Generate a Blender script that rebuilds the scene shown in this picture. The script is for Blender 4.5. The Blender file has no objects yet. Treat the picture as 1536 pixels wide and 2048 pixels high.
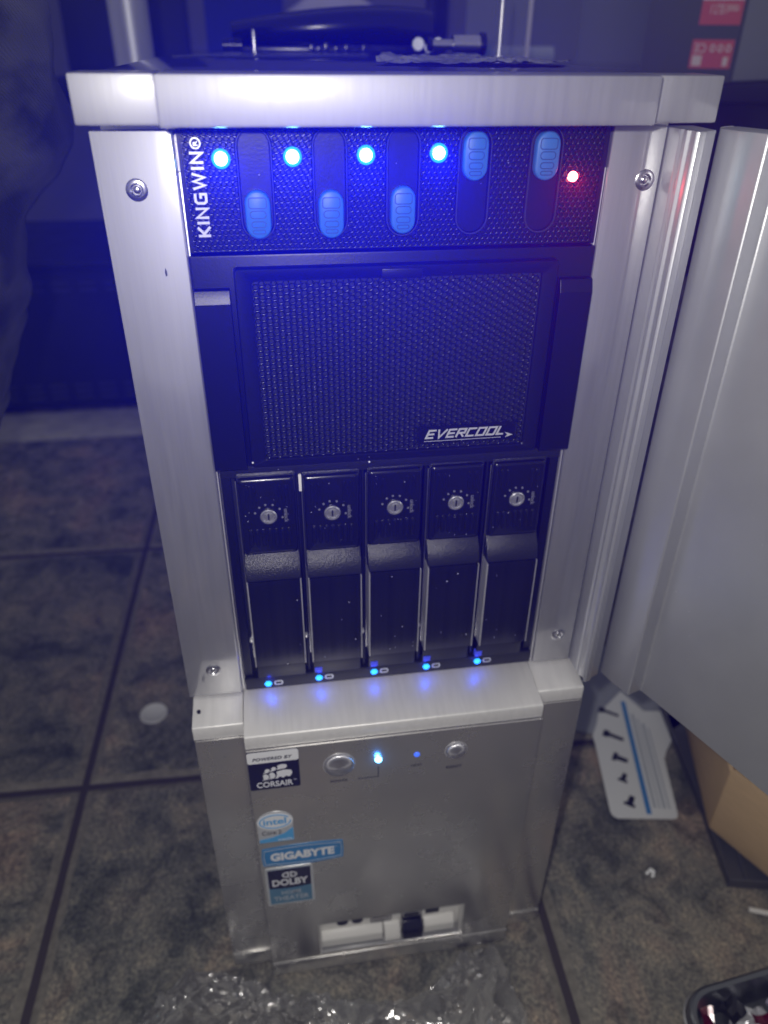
import bpy, bmesh, math, random
from mathutils import Vector, Matrix, noise
R = math.radians
random.seed(7)
scene = bpy.context.scene
COL = scene.collection
FZ = 222.0            # millimetres from the bay floor down to the tiles; all coordinates below are millimetres


def P(x, y, z):
    return Vector((x / 1000, y / 1000, (z + FZ) / 1000))


# ------------------------------------------------------------------ camera
cd = bpy.data.cameras.new('camera')
cam = bpy.data.objects.new('camera', cd)
COL.objects.link(cam)
cam.location = P(-48.19, -276.73, 276.48)
cam.rotation_euler = (1.0086, -0.0091, -0.1506)
cd.sensor_fit = 'HORIZONTAL'
cd.sensor_width = 36
cd.lens = 1507.23 / 1536 * 36
cd.clip_start = 0.005
cd.clip_end = 50
cd.dof.use_dof = True
cd.dof.focus_distance = 0.285
cd.dof.aperture_fstop = 11
scene.camera = cam

# ------------------------------------------------------------------ world and light
w = bpy.data.worlds.new('World')
scene.world = w
w.use_nodes = True
bg = w.node_tree.nodes['Background']
bg.inputs[0].default_value = (1.0, 0.98, 0.95, 1)
bg.inputs[1].default_value = 0.19


def lamp(name, kind, loc, energy, color, radius=0.003, aim=None, cone=70, blend=0.8, parent=None):
    ld = bpy.data.lights.new(name, kind)
    ld.energy = energy
    ld.color = color
    ld.shadow_soft_size = radius
    if kind == 'SPOT':
        ld.spot_size = R(cone)
        ld.spot_blend = blend
    o = bpy.data.objects.new(name, ld)
    COL.objects.link(o)
    o.location = loc
    if aim is not None:
        o.rotation_euler = (aim - loc).to_track_quat('-Z', 'Y').to_euler()
    if parent is not None:
        o.parent = parent
    return o


lamp('phone_flash', 'SPOT', P(-66, -274, 292), 3.35, (1.0, 0.96, 0.90), 0.004, P(20, 20, -20), 150, 0.4)

scene.view_settings.view_transform = 'Standard'
scene.view_settings.look = 'None'
scene.view_settings.exposure = 0.0
scene.view_settings.gamma = 1.0
scene.cycles.use_denoising = True
scene.cycles.max_bounces = 10
scene.cycles.transparent_max_bounces = 12
scene.cycles.volume_bounces = 0
scene.cycles.caustics_reflective = False
scene.cycles.caustics_refractive = False
scene.cycles.sample_clamp_indirect = 4.0

# ------------------------------------------------------------------ materials
MATS = {}


def nodes_of(name):
    m = bpy.data.materials.new(name)
    m.use_nodes = True
    nt = m.node_tree
    return m, nt, nt.nodes['Principled BSDF']


def mat(name, col, rough=0.5, metal=0.0, spec=0.5, bump=None, var=None, coat=0.0, coat_ior=1.5, coat_r=0.1, emit=None, emit_s=0.0, trans=0.0, ior=1.45):
    """plain surface; bump=(scale, strength, stretch xyz), var=(scale, amount, stretch xyz) uneven colour and gloss"""
    m, nt, b = nodes_of(name)
    b.inputs['Base Color'].default_value = (*col, 1)
    b.inputs['Roughness'].default_value = rough
    b.inputs['Metallic'].default_value = metal
    b.inputs['Specular IOR Level'].default_value = spec
    b.inputs['Coat Weight'].default_value = coat
    b.inputs['IOR'].default_value = ior
    b.inputs['Coat IOR'].default_value = coat_ior
    b.inputs['Coat Roughness'].default_value = coat_r
    b.inputs['Transmission Weight'].default_value = trans
    if emit:
        b.inputs['Emission Color'].default_value = (*emit, 1)
        b.inputs['Emission Strength'].default_value = emit_s
    L = nt.links
    tc = nt.nodes.new('ShaderNodeTexCoord')
    if var:
        mp = nt.nodes.new('ShaderNodeMapping')
        mp.inputs['Scale'].default_value = var[2]
        L.new(tc.outputs['Object'], mp.inputs[0])
        n = nt.nodes.new('ShaderNodeTexNoise')
        n.inputs['Scale'].default_value = var[0]
        n.inputs['Detail'].default_value = 6
        n.inputs['Roughness'].default_value = 0.65
        L.new(mp.outputs[0], n.inputs['Vector'])
        mr = nt.nodes.new('ShaderNodeMapRange')
        mr.inputs['From Min'].default_value = 0.25
        mr.inputs['From Max'].default_value = 0.75
        mr.inputs['To Min'].default_value = 1 - var[1]
        mr.inputs['To Max'].default_value = 1 + var[1]
        L.new(n.outputs['Fac'], mr.inputs['Value'])
        mx = nt.nodes.new('ShaderNodeMix')
        mx.data_type = 'RGBA'
        mx.blend_type = 'MULTIPLY'
        mx.inputs[0].default_value = 1
        mx.inputs[6].default_value = (*col, 1)
        L.new(mr.outputs[0], mx.inputs[7])
        L.new(mx.outputs[2], b.inputs['Base Color'])
        mm = nt.nodes.new('ShaderNodeMath')
        mm.operation = 'MULTIPLY'
        mm.inputs[1].default_value = rough
        L.new(mr.outputs[0], mm.inputs[0])
        L.new(mm.outputs[0], b.inputs['Roughness'])
    if bump:
        mp = nt.nodes.new('ShaderNodeMapping')
        mp.inputs['Scale'].default_value = bump[2] if len(bump) > 2 else (1, 1, 1)
        L.new(tc.outputs['Object'], mp.inputs[0])
        n = nt.nodes.new('ShaderNodeTexNoise')
        n.inputs['Scale'].default_value = bump[0]
        n.inputs['Detail'].default_value = 4
        L.new(mp.outputs[0], n.inputs['Vector'])
        bp = nt.nodes.new('ShaderNodeBump')
        bp.inputs['Strength'].default_value = bump[1]
        bp.inputs['Distance'].default_value = 0.0004
        L.new(n.outputs['Fac'], bp.inputs['Height'])
        L.new(bp.outputs['Normal'], b.inputs['Normal'])
    MATS[name] = m
    return m


mat('alu_brushed', (0.37, 0.372, 0.38), 0.56, 0.75, coat=0.75, coat_ior=3.0, coat_r=0.12, bump=(500, 0.10, (4, 1, 0.06)), var=(70, 0.08, (6, 3, 0.25)))
mat('alu_satin', (0.72, 0.71, 0.69), 0.27, 0.93, bump=(700, 0.06, (1, 1, 1)), var=(25, 0.07, (1, 1, 1)))
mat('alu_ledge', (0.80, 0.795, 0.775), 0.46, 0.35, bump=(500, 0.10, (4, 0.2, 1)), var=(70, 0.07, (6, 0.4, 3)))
mat('alu_door', (0.44, 0.45, 0.47), 0.48, 0.55, coat=0.5, coat_ior=2.4, coat_r=0.3, bump=(900, 0.10, (1, 1, 1)), var=(18, 0.08, (1, 1, 1)))
mat('alu_bright', (0.80, 0.80, 0.82), 0.36, 0.7)
mat('steel', (0.60, 0.60, 0.62), 0.24, 1.0, var=(60, 0.12, (1, 1, 1)))
mat('black_plastic', (0.004, 0.004, 0.005), 0.36, spec=0.35, bump=(1500, 0.12))
mat('black_gloss', (0.005, 0.005, 0.006), 0.22)
mat('black_grille', (0.003, 0.003, 0.004), 0.26, spec=0.5)
mat('black_textured', (0.009, 0.009, 0.010), 0.34, spec=0.6, bump=(1700, 0.6))
mat('black_anodised', (0.065, 0.065, 0.072), 0.24, 0.95, bump=(420, 0.12, (6, 1, 0.04)), var=(90, 0.18, (6, 1, 0.05)))
mat('dark_void', (0.006, 0.006, 0.007), 0.7)
mat('slot_rim', (0.035, 0.035, 0.042), 0.22)
mat('slider_blue', (0.035, 0.14, 0.42), 0.45)
mat('slider_mark', (0.012, 0.055, 0.20), 0.5)
mat('white_print', (0.75, 0.76, 0.80), 0.35)
mat('chrome_print', (0.80, 0.81, 0.85), 0.28, 0.5)
mat('grey_print', (0.16, 0.16, 0.18), 0.4)
mat('dark_print', (0.03, 0.03, 0.035), 0.5)
mat('navy_sticker', (0.006, 0.006, 0.022), 0.22, coat=0.4)
mat('sticker_white', (0.78, 0.79, 0.81), 0.35)
mat('sticker_silver', (0.62, 0.64, 0.66), 0.35, 0.4)
mat('sticker_blue', (0.05, 0.22, 0.48), 0.3)
mat('sticker_sky', (0.10, 0.38, 0.72), 0.3)
mat('sticker_teal', (0.10, 0.22, 0.33), 0.3)
mat('white_plastic', (0.76, 0.75, 0.72), 0.4, bump=(300, 0.05))
mat('pcb_grey', (0.16, 0.14, 0.18), 0.5, var=(300, 0.5, (1, 1, 1)))
mat('led_blue', (0.2, 0.5, 1.0), 0.2, emit=(0.25, 0.80, 1.0), emit_s=26)
mat('led_halo', (0.05, 0.2, 0.7), 0.3, emit=(0.0, 0.33, 1.0), emit_s=1.3)  # glow colour of the halo ring added round the blue LEDs
mat('led_red', (1.0, 0.1, 0.1), 0.2, emit=(1.0, 0.16, 0.14), emit_s=22)
mat('led_cyan', (0.05, 0.4, 0.9), 0.2, emit=(0.03, 0.42, 1.0), emit_s=1.7)
mat('led_power', (0.3, 0.7, 1.0), 0.2, emit=(0.22, 0.72, 1.0), emit_s=6)
mat('led_dim', (0.05, 0.1, 0.8), 0.2, emit=(0.06, 0.18, 1.0), emit_s=0.9)
mat('light_pipe', (0.05, 0.06, 0.5), 0.3, emit=(0.05, 0.08, 0.9), emit_s=0.35)
mat('top_acrylic', (0.030, 0.030, 0.038), 0.10, coat=0.3, var=(30, 0.25, (1, 1, 1)))
mat('glossy_housing', (0.006, 0.006, 0.007), 0.22)
mat('clear_cap', (0.62, 0.62, 0.66), 0.26, 0.85)
mat('cardboard', (0.64, 0.46, 0.26), 0.85, bump=(260, 0.3, (1, 1, 6)), var=(60, 0.10, (1, 1, 8)))
mat('grey_tray', (0.085, 0.088, 0.10), 0.42, bump=(500, 0.1))
mat('card_white', (0.78, 0.80, 0.82), 0.5)
mat('card_grey', (0.45, 0.49, 0.54), 0.5)
mat('card_stripe', (0.05, 0.22, 0.55), 0.45)
mat('ink', (0.012, 0.012, 0.02), 0.5)
mat('coin_pale', (0.78, 0.79, 0.80), 0.45, 0.2)
mat('tin_grey', (0.22, 0.23, 0.24), 0.32, 0.85)
mat('foil_maroon', (0.12, 0.006, 0.022), 0.25, 0.1, coat=0.3)
mat('foil_white', (0.66, 0.66, 0.70), 0.28, 0.3)
mat('foil_dark', (0.03, 0.03, 0.035), 0.3, 0.3)
mat('foil_lilac', (0.42, 0.40, 0.52), 0.25, 0.5)
mat('post_metal', (0.50, 0.51, 0.55), 0.42, 0.5)
mat('dark_cabinet', (0.016, 0.016, 0.022), 0.5, var=(12, 0.3, (1, 1, 1)))
mat('cabinet_slot', (0.05, 0.05, 0.06), 0.5)
mat('wall_paint', (0.22, 0.215, 0.26), 0.8, var=(3, 0.10, (1, 1, 1)))
mat('pale_stone', (0.44, 0.43, 0.38), 0.6, var=(40, 0.35, (1, 2, 1)))
mat('grey_carton', (0.10, 0.105, 0.13), 0.6)
mat('grey_carton_side', (0.30, 0.32, 0.36), 0.6)
mat('label_red', (0.62, 0.10, 0.14), 0.5)
mat('label_ink', (0.80, 0.66, 0.66), 0.5)
mat('blue_fabric', (0.03, 0.04, 0.30), 0.8, bump=(400, 0.4))
mat('pale_paper', (0.62, 0.60, 0.66), 0.7, var=(20, 0.15, (1, 1, 1)))
mat('dark_leg', (0.014, 0.014, 0.02), 0.5)
mat('dark_table', (0.018, 0.018, 0.03), 0.5)
mat('tube_white', (0.75, 0.80, 0.80), 0.35)
mat('tube_teal', (0.05, 0.36, 0.46), 0.35)
mat('grout', (0.060, 0.050, 0.054), 0.9, bump=(400, 0.6))
mat('tile_edge', (0.215, 0.202, 0.168), 0.7, var=(160, 0.4, (1, 1, 1)))


def radial_button():
    m, nt, b = nodes_of('turned_metal')
    b.inputs['Base Color'].default_value = (0.68, 0.68, 0.71, 1)
    b.inputs['Metallic'].default_value = 0.95
    b.inputs['Roughness'].default_value = 0.36
    b.inputs['Anisotropic'].default_value = 0.85
    t = nt.nodes.new('ShaderNodeTangent')
    t.direction_type = 'RADIAL'
    t.axis = 'Y'
    nt.links.new(t.outputs[0], b.inputs['Tangent'])
    MATS['turned_metal'] = m


radial_button()


def stone_tile():
    m, nt, b = nodes_of('stone_tile')
    L = nt.links
    tc = nt.nodes.new('ShaderNodeTexCoord')
    oi = nt.nodes.new('ShaderNodeObjectInfo')
    add = nt.nodes.new('ShaderNodeVectorMath')
    add.operation = 'ADD'
    sc = nt.nodes.new('ShaderNodeVectorMath')
    sc.operation = 'SCALE'
    sc.inputs[0].default_value = (7.3, 3.1, 5.7)
    L.new(oi.outputs['Random'], sc.inputs['Scale'])
    L.new(tc.outputs['Object'], add.inputs[0])
    L.new(sc.outputs[0], add.inputs[1])

    def ns(scale, detail=5, rough=0.6, dist=0.0):
        n = nt.nodes.new('ShaderNodeTexNoise')
        n.inputs['Scale'].default_value = scale
        n.inputs['Detail'].default_value = detail
        n.inputs['Roughness'].default_value = rough
        n.inputs['Distortion'].default_value = dist
        L.new(add.outputs[0], n.inputs['Vector'])
        return n

    def ramp(src, stops):
        r = nt.nodes.new('ShaderNodeValToRGB')
        e = r.color_ramp.elements
        e[0].position, e[0].color = stops[0][0], (*stops[0][1], 1)
        e[1].position, e[1].color = stops[-1][0], (*stops[-1][1], 1)
        for p, c in stops[1:-1]:
            q = e.new(p)
            q.color = (*c, 1)
        L.new(src, r.inputs[0])
        return r

    big = ns(13, 6, 0.62, 0.6)
    c1 = ramp(big.outputs['Fac'], [(0.34, (0.085, 0.093, 0.092)), (0.45, (0.190, 0.192, 0.176)), (0.55, (0.255, 0.240, 0.208)), (0.66, (0.320, 0.258, 0.215))])
    big2 = ns(34, 6, 0.7, 1.0)
    c2 = ramp(big2.outputs['Fac'], [(0.36, (0.25, 0.28, 0.30)), (0.50, (0.9, 0.9, 0.88)), (0.66, (1.45, 1.35, 1.2))])
    m1 = nt.nodes.new('ShaderNodeMix')
    m1.data_type = 'RGBA'
    m1.blend_type = 'MULTIPLY'
    m1.inputs[0].default_value = 0.75
    L.new(c1.outputs[0], m1.inputs[6])
    L.new(c2.outputs[0], m1.inputs[7])
    fine = ns(420, 3, 0.7)
    c3 = ramp(fine.outputs['Fac'], [(0.34, (0.40, 0.40, 0.42)), (0.52, (1.0, 1.0, 0.98)), (0.68, (1.75, 1.68, 1.5))])
    m2 = nt.nodes.new('ShaderNodeMix')
    m2.data_type = 'RGBA'
    m2.blend_type = 'MULTIPLY'
    m2.inputs[0].default_value = 0.8
    L.new(m1.outputs[2], m2.inputs[6])
    L.new(c3.outputs[0], m2.inputs[7])
    L.new(m2.outputs[2], b.inputs['Base Color'])
    b.inputs['Roughness'].default_value = 0.5
    bp = nt.nodes.new('ShaderNodeBump')
    bp.inputs['Strength'].default_value = 0.6
    bp.inputs['Distance'].default_value = 0.0006
    L.new(big2.outputs['Fac'], bp.inputs['Height'])
    L.new(bp.outputs['Normal'], b.inputs['Normal'])
    MATS['stone_tile'] = m


stone_tile()


def clear_film(name, body, tint, rough=0.06, ior=1.55, low=0.35):
    """thin clear plastic: mostly see-through, with gloss at its creases and a slight milky body"""
    m = bpy.data.materials.new(name)
    m.use_nodes = True
    nt = m.node_tree
    nt.nodes.clear()
    L = nt.links
    out = nt.nodes.new('ShaderNodeOutputMaterial')
    tr = nt.nodes.new('ShaderNodeBsdfTransparent')
    tr.inputs[0].default_value = (0.94, 0.95, 0.96, 1)
    df = nt.nodes.new('ShaderNodeBsdfDiffuse')
    df.inputs[0].default_value = (*tint, 1)
    gl = nt.nodes.new('ShaderNodeBsdfGlossy')
    gl.inputs['Roughness'].default_value = rough
    fr = nt.nodes.new('ShaderNodeFresnel')
    fr.inputs[0].default_value = ior
    a = nt.nodes.new('ShaderNodeMixShader')
    lw = nt.nodes.new('ShaderNodeLayerWeight')
    lw.inputs[0].default_value = 0.35
    mr = nt.nodes.new('ShaderNodeMapRange')
    mr.inputs['From Min'].default_value = 0.15
    mr.inputs['From Max'].default_value = 0.95
    mr.inputs['To Min'].default_value = body * low
    mr.inputs['To Max'].default_value = min(1.0, body * 4.5)
    L.new(lw.outputs['Facing'], mr.inputs['Value'])
    L.new(mr.outputs[0], a.inputs[0])
    L.new(tr.outputs[0], a.inputs[1])
    L.new(df.outputs[0], a.inputs[2])
    b = nt.nodes.new('ShaderNodeMixShader')
    L.new(fr.outputs[0], b.inputs[0])
    L.new(a.outputs[0], b.inputs[1])
    L.new(gl.outputs[0], b.inputs[2])
    L.new(b.outputs[0], out.inputs[0])
    MATS[name] = m


clear_film('film', 0.24, (0.90, 0.89, 0.84), 0.13, 2.3, 0.6)
clear_film('bag_film', 0.14, (0.7, 0.72, 0.8), 0.15)
clear_film('clear_box', 0.22, (0.55, 0.58, 0.68), 0.2, 1.12)


def fabric():
    m, nt, b = nodes_of('dark_fabric')
    L = nt.links
    tc = nt.nodes.new('ShaderNodeTexCoord')
    n = nt.nodes.new('ShaderNodeTexNoise')
    n.inputs['Scale'].default_value = 24
    n.inputs['Detail'].default_value = 5
    L.new(tc.outputs['Object'], n.inputs['Vector'])
    r = nt.nodes.new('ShaderNodeValToRGB')
    r.color_ramp.elements[0].position = 0.47
    r.color_ramp.elements[0].color = (0.004, 0.004, 0.006, 1)
    r.color_ramp.elements[1].position = 0.60
    r.color_ramp.elements[1].color = (0.050, 0.050, 0.058, 1)
    L.new(n.outputs['Fac'], r.inputs[0])
    L.new(r.outputs[0], b.inputs['Base Color'])
    b.inputs['Roughness'].default_value = 0.85
    b.inputs['Sheen Weight'].default_value = 0.1
    wv = nt.nodes.new('ShaderNodeTexWave')
    wv.inputs['Scale'].default_value = 260
    wv.bands_direction = 'DIAGONAL'
    L.new(tc.outputs['Object'], wv.inputs['Vector'])
    bp = nt.nodes.new('ShaderNodeBump')
    bp.inputs['Strength'].default_value = 0.6
    bp.inputs['Distance'].default_value = 0.0008
    L.new(wv.outputs['Fac'], bp.inputs['Height'])
    L.new(bp.outputs['Normal'], b.inputs['Normal'])
    MATS['dark_fabric'] = m


fabric()


# ------------------------------------------------------------------ helpers
def empty(name, base=(0, 0, -FZ), label=None, cat=None, group=None, rz=0.0):
    o = bpy.data.objects.new(name, None)
    o.empty_display_size = 0.02
    COL.objects.link(o)
    o.location = P(*base)
    o.rotation_euler = (0, 0, rz)
    if label:
        tag(o, label, cat, group)
    return o


def tag(o, label, cat, group=None):
    o['label'] = label
    o['category'] = cat
    if group:
        o['group'] = group
    return o


def rr(x0, x1, z0, z1, r, n=5):
    """rounded rectangle outline, counter-clockwise"""
    pts = []
    for cx, cz, a0 in ((x1 - r, z0 + r, -90), (x1 - r, z1 - r, 0), (x0 + r, z1 - r, 90), (x0 + r, z0 + r, 180)):
        for k in range(n + 1):
            a = R(a0 + 90 * k / n)
            pts.append((cx + r * math.cos(a), cz + r * math.sin(a)))
    return pts


class MB:
    def __init__(s):
        s.v = []
        s.f = []
        s.mi = []

    def quad(s, ids, m=0):
        s.f.append(tuple(ids))
        s.mi.append(m)

    def add(s, vs, fs, m=0):
        b = len(s.v)
        s.v += [tuple(v) for v in vs]
        for f in fs:
            s.quad([b + i for i in f], m)
        return s

    def box(s, x0, x1, y0, y1, z0, z1, m=0):
        vs = [(x, y, z) for z in (z0, z1) for y in (y0, y1) for x in (x0, x1)]
        return s.add(vs, [(0, 2, 3, 1), (4, 5, 7, 6), (0, 1, 5, 4), (2, 6, 7, 3), (0, 4, 6, 2), (1, 3, 7, 5)], m)

    def slab(s, pts, y0, y1, m=0):
        """outline in x,z extruded from y0 (front, nearer the camera) to y1"""
        n = len(pts)
        vs = [(x, y0, z) for x, z in pts] + [(x, y1, z) for x, z in pts]
        fs = [tuple(range(n)), tuple(range(2 * n - 1, n - 1, -1))]
        fs += [(i, i + n, (i + 1) % n + n, (i + 1) % n) for i in range(n)]
        return s.add(vs, fs, m)

    def prof_z(s, pts, z0, z1, m=0):
        """outline in x,y extruded in z"""
        n = len(pts)
        vs = [(x, y, z0) for x, y in pts] + [(x, y, z1) for x, y in pts]
        fs = [tuple(range(n - 1, -1, -1)), tuple(range(n, 2 * n))]
        fs += [(i, (i + 1) % n, (i + 1) % n + n, i + n) for i in range(n)]
        return s.add(vs, fs, m)

    def prof_x(s, pts, x0, x1, m=0):
        """outline in y,z extruded in x"""
        n = len(pts)
        vs = [(x0, y, z) for y, z in pts] + [(x1, y, z) for y, z in pts]
        fs = [tuple(range(n)), tuple(range(2 * n - 1, n - 1, -1))]
        fs += [(i, i + n, (i + 1) % n + n, (i + 1) % n) for i in range(n)]
        return s.add(vs, fs, m)

    def ring(s, loops, m=0, cap0=False, cap1=False):
        """skin a list of equally long closed loops of 3d points"""
        n = len(loops[0])
        vs = [p for lp in loops for p in lp]
        fs = []
        for k in range(len(loops) - 1):
            for i in range(n):
                j = (i + 1) % n
                fs.append((k * n + i, k * n + j, (k + 1) * n + j, (k + 1) * n + i))
        if cap0:
            fs.append(tuple(range(n - 1, -1, -1)))
        if cap1:
            fs.append(tuple(range((len(loops) - 1) * n, len(loops) * n)))
        return s.add(vs, fs, m)

    def lathe_y(s, cx, cz, prof, n=24, m=0, cap0=True, cap1=True):
        """prof: (radius, y) from back to front"""
        loops = [[(cx + r * math.cos(2 * math.pi * i / n), y, cz + r * math.sin(2 * math.pi * i / n)) for i in range(n)] for r, y in prof]
        return s.ring(loops, m, cap0, cap1)

    def lathe_z(s, cx, cy, prof, n=24, m=0, cap0=True, cap1=True):
        loops = [[(cx + r * math.cos(2 * math.pi * i / n), cy + r * math.sin(2 * math.pi * i / n), z) for i in range(n)] for r, z in prof]
        return s.ring(loops, m, cap0, cap1)

    def rod(s, a, b, r0, r1=None, n=12, m=0):
        a, b = Vector(a), Vector(b)
        r1 = r0 if r1 is None else r1
        d = (b - a).normalized()
        u = d.orthogonal().normalized()
        q = d.cross(u)
        lp = [[tuple(c + (u * math.cos(2 * math.pi * i / n) + q * math.sin(2 * math.pi * i / n)) * r) for i in range(n)] for c, r in ((a, r0), (b, r1))]
        return s.ring(lp, m, True, True)

    def stroke(s, line, wdt, y, closed=False, m=0, th=0.12):
        """mitred flat stroke along an x,z polyline, a hair thick"""
        n = len(line)
        Lp, Rp = [], []
        for i in range(n):
            p = Vector(line[i])
            a = Vector(line[i - 1]) if (i > 0 or closed) else None
            b = Vector(line[(i + 1) % n]) if (i < n - 1 or closed) else None
            d1 = (p - a).normalized() if a is not None else None
            d2 = (b - p).normalized() if b is not None else None
            if d1 is None:
                d1 = d2
            if d2 is None:
                d2 = d1
            n1 = Vector((-d1.y, d1.x))
            n2 = Vector((-d2.y, d2.x))
            mt = (n1 + n2)
            if mt.length < 0.2:
                mt = n1
            mt.normalize()
            k = wdt / 2 / max(0.45, mt.dot(n1))
            Lp.append(p + mt * k)
            Rp.append(p - mt * k)
        vs, fs = [], []
        for q in range(n):
            for pt, yy in ((Lp[q], y - th), (Rp[q], y - th), (Rp[q], y), (Lp[q], y)):
                vs.append((pt.x, yy, pt.y))
        cnt = n if closed else n - 1
        for q in range(cnt):
            a, b = q * 4, ((q + 1) % n) * 4
            for e in range(4):
                fs.append((a + e, a + (e + 1) % 4, b + (e + 1) % 4, b + e))
        if not closed:
            fs.append((0, 3, 2, 1))
            e = (n - 1) * 4
            fs.append((e, e + 1, e + 2, e + 3))
        return s.add(vs, fs, m)

    def mesh(s, name, mats, origin=(0, 0, 0), bevel=0, seg=2, smooth=True, angle=38, fix=True):
        me = bpy.data.meshes.new(name)
        ox, oy, oz = origin
        me.from_pydata([((x - ox) / 1000, (y - oy) / 1000, (z - oz) / 1000) for x, y, z in s.v], [], s.f)
        for mm in ([mats] if isinstance(mats, str) else mats):
            me.materials.append(MATS[mm])
        me.polygons.foreach_set('material_index', s.mi)
        if bevel or fix:
            bm = bmesh.new()
            bm.from_mesh(me)
            if fix:
                bmesh.ops.recalc_face_normals(bm, faces=bm.faces)
            if bevel:
                ed = [e for e in bm.edges if len(e.link_faces) == 2 and e.calc_face_angle(0) > R(28)]
                bmesh.ops.bevel(bm, geom=ed, offset=bevel / 1000, segments=seg, profile=0.6, affect='EDGES', clamp_overlap=True)
            bm.to_mesh(me)
            bm.free()
        if smooth:
            me.shade_smooth()
            me.set_sharp_from_angle(angle=R(angle))
        me.update()
        return me

    def build(s, name, mats, parent=None, origin=(0, 0, -FZ), loc=None, **k):
        """origin: where the object's own zero sits. With a parent empty the parent's base is used as zero."""
        me = s.mesh(name, mats, origin, **k)
        return place(name, me, parent, P(*origin) if loc is None else loc)


def place(name, me, parent=None, loc=(0, 0, 0)):
    o = bpy.data.objects.new(name, me)
    COL.objects.link(o)
    if parent is not None:
        o.parent = parent
        o.location = (0, 0, 0) if loc is None else loc
    else:
        o.location = loc
    return o


def part(mb, name, mats, parent, **k):
    """part of a thing whose base empty stands at the world origin of the tower (0,0,floor)"""
    return mb.build(name, mats, parent, origin=(0, 0, -FZ), loc=(0, 0, 0), **k)


def text_mesh(s, bold=0.0, shear=0.0, spacing=1.0):
    cu = bpy.data.curves.new('text', 'FONT')
    cu.body = s
    cu.offset = bold
    cu.shear = shear
    cu.space_character = spacing
    cu.extrude = 0.004
    cu.resolution_u = 4
    o = bpy.data.objects.new('text', cu)
    COL.objects.link(o)
    dg = bpy.context.evaluated_depsgraph_get()
    dg.update()
    me = bpy.data.meshes.new_from_object(o.evaluated_get(dg))
    bpy.data.objects.remove(o)
    bpy.data.curves.remove(cu)
    return me


def text_on(name, s, x0, x1, z0, z1, y, m, parent, bold=0.0, shear=0.0, spacing=1.0, rot=0, lift=0.08, base=(0, 0, -FZ)):
    """lettering on a vertical front face at depth y, fitted to the box x0..x1, z0..z1; rot=90 reads upward, -90 downward"""
    me = text_mesh(s, bold, shear, spacing)
    xs = [v.co.x for v in me.vertices]
    ys = [v.co.y for v in me.vertices]
    ax, bx, ay, by = min(xs), max(xs), min(ys), max(ys)
    for v in me.vertices:
        u = (v.co.x - ax) / (bx - ax)
        t = (v.co.y - ay) / (by - ay)
        front = v.co.z > 0
        if rot == 90:
            X, Z = x1 - t * (x1 - x0), z0 + u * (z1 - z0)
        elif rot == -90:
            X, Z = x0 + t * (x1 - x0), z1 - u * (z1 - z0)
        elif rot == 180:
            X, Z = x1 - u * (x1 - x0), z1 - t * (z1 - z0)
        else:
            X, Z = x0 + u * (x1 - x0), z0 + t * (z1 - z0)
        Y = y - lift if front else y - 0.02
        v.co = Vector(((X - base[0]) / 1000, (Y - base[1]) / 1000, (Z - base[2]) / 1000))
    me.materials.clear()
    me.materials.append(MATS[m])
    for p in me.polygons:
        p.material_index = 0
    return place(name, me, parent, (0, 0, 0))


# ------------------------------------------------------------------ the setting: floor and wall
floor = MB().box(-2200, 2200, -1300, 2000, -FZ - 60, -FZ - 2.2).build('floor', 'grout')
floor['kind'] = 'structure'
TP, TA = 328.0, R(-1.8)          # tile pitch and the turn of the tile grid against the tower
g = 4.2
tl = MB()
h = (TP - g * 2) / 2
b0, b1, b2 = h + g * 0.5, h - 1.2, h - 4.5
lp = []
random.seed(3)
for hh, zz, jit in ((b0, -2.6, 0.0), (b1, -0.7, 0.6), (b2, 0.0, 0.9)):
    L_ = []
    N = 40
    for sx, sy, dx, dy in ((-1, -1, 1, 0), (1, -1, 0, 1), (1, 1, -1, 0), (-1, 1, 0, -1)):
        for k in range(N):
            t = 2 * hh * k / N
            j = (noise.noise(Vector((sx * 3.1 + sy * 7.7, k * 0.45, hh * 0.01))) * 2 + random.uniform(-.4, .4)) * jit
            px, py = sx * hh + dx * t, sy * hh + dy * t
            L_.append((px + dy * j, py - dx * j, zz))
    lp.append(L_)
tl.ring(lp[:3], 1)
tl.ring([lp[2], [(x * 0.9, y * 0.9, 0) for x, y, z in lp[2]]], 0, False, True)
tile_me = tl.mesh('floor_tile', ['stone_tile', 'tile_edge'])
gx, gy = -218.0, 138.5            # a grid crossing seen on the floor at the left
ca, sa = math.cos(TA), math.sin(TA)
for i in range(-3, 5):
    for j in range(-3, 6):
        cx_, cy_ = (i + 0.5) * TP, (j + 0.5) * TP
        X, Y = gx + cx_ * ca - cy_ * sa * -1 * -1, gy + cx_ * sa + cy_ * ca
        o = place('floor_tile', tile_me, floor, P(X, Y, -FZ) - P(0, 0, -FZ))
        o.rotation_euler = (0, 0, TA + R(90) * random.randint(0, 3))

wall = MB().box(-2200, 2200, 1700, 1800, -FZ - 2, 1400).build('wall', 'wall_paint')
wall['kind'] = 'structure'
thr = MB().box(-900, 300, 762, 852, -FZ - 1.5, -FZ + 5).build('threshold', 'pale_stone', bevel=2)
thr['kind'] = 'structure'

# ------------------------------------------------------------------ the computer tower
T = empty('computer_tower', (0, 0, -FZ), 'silver aluminium computer tower with open door and black drive bays', 'computer')

# chassis
part(MB().box(-98, 98, 6, 445, -210, 258), 'chassis_body', 'alu_satin', T, bevel=1)
part(MB().box(-97.5, 97.5, -18, 448, 258.3, 266.6), 'top_panel', 'top_acrylic', T, bevel=0.8)
for x in (-80, 80):
    for y in (30, 410):
        part(MB().lathe_z(x, y, [(13, -222), (14, -219), (12, -209.5)]), 'foot', 'black_plastic', T)

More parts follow.
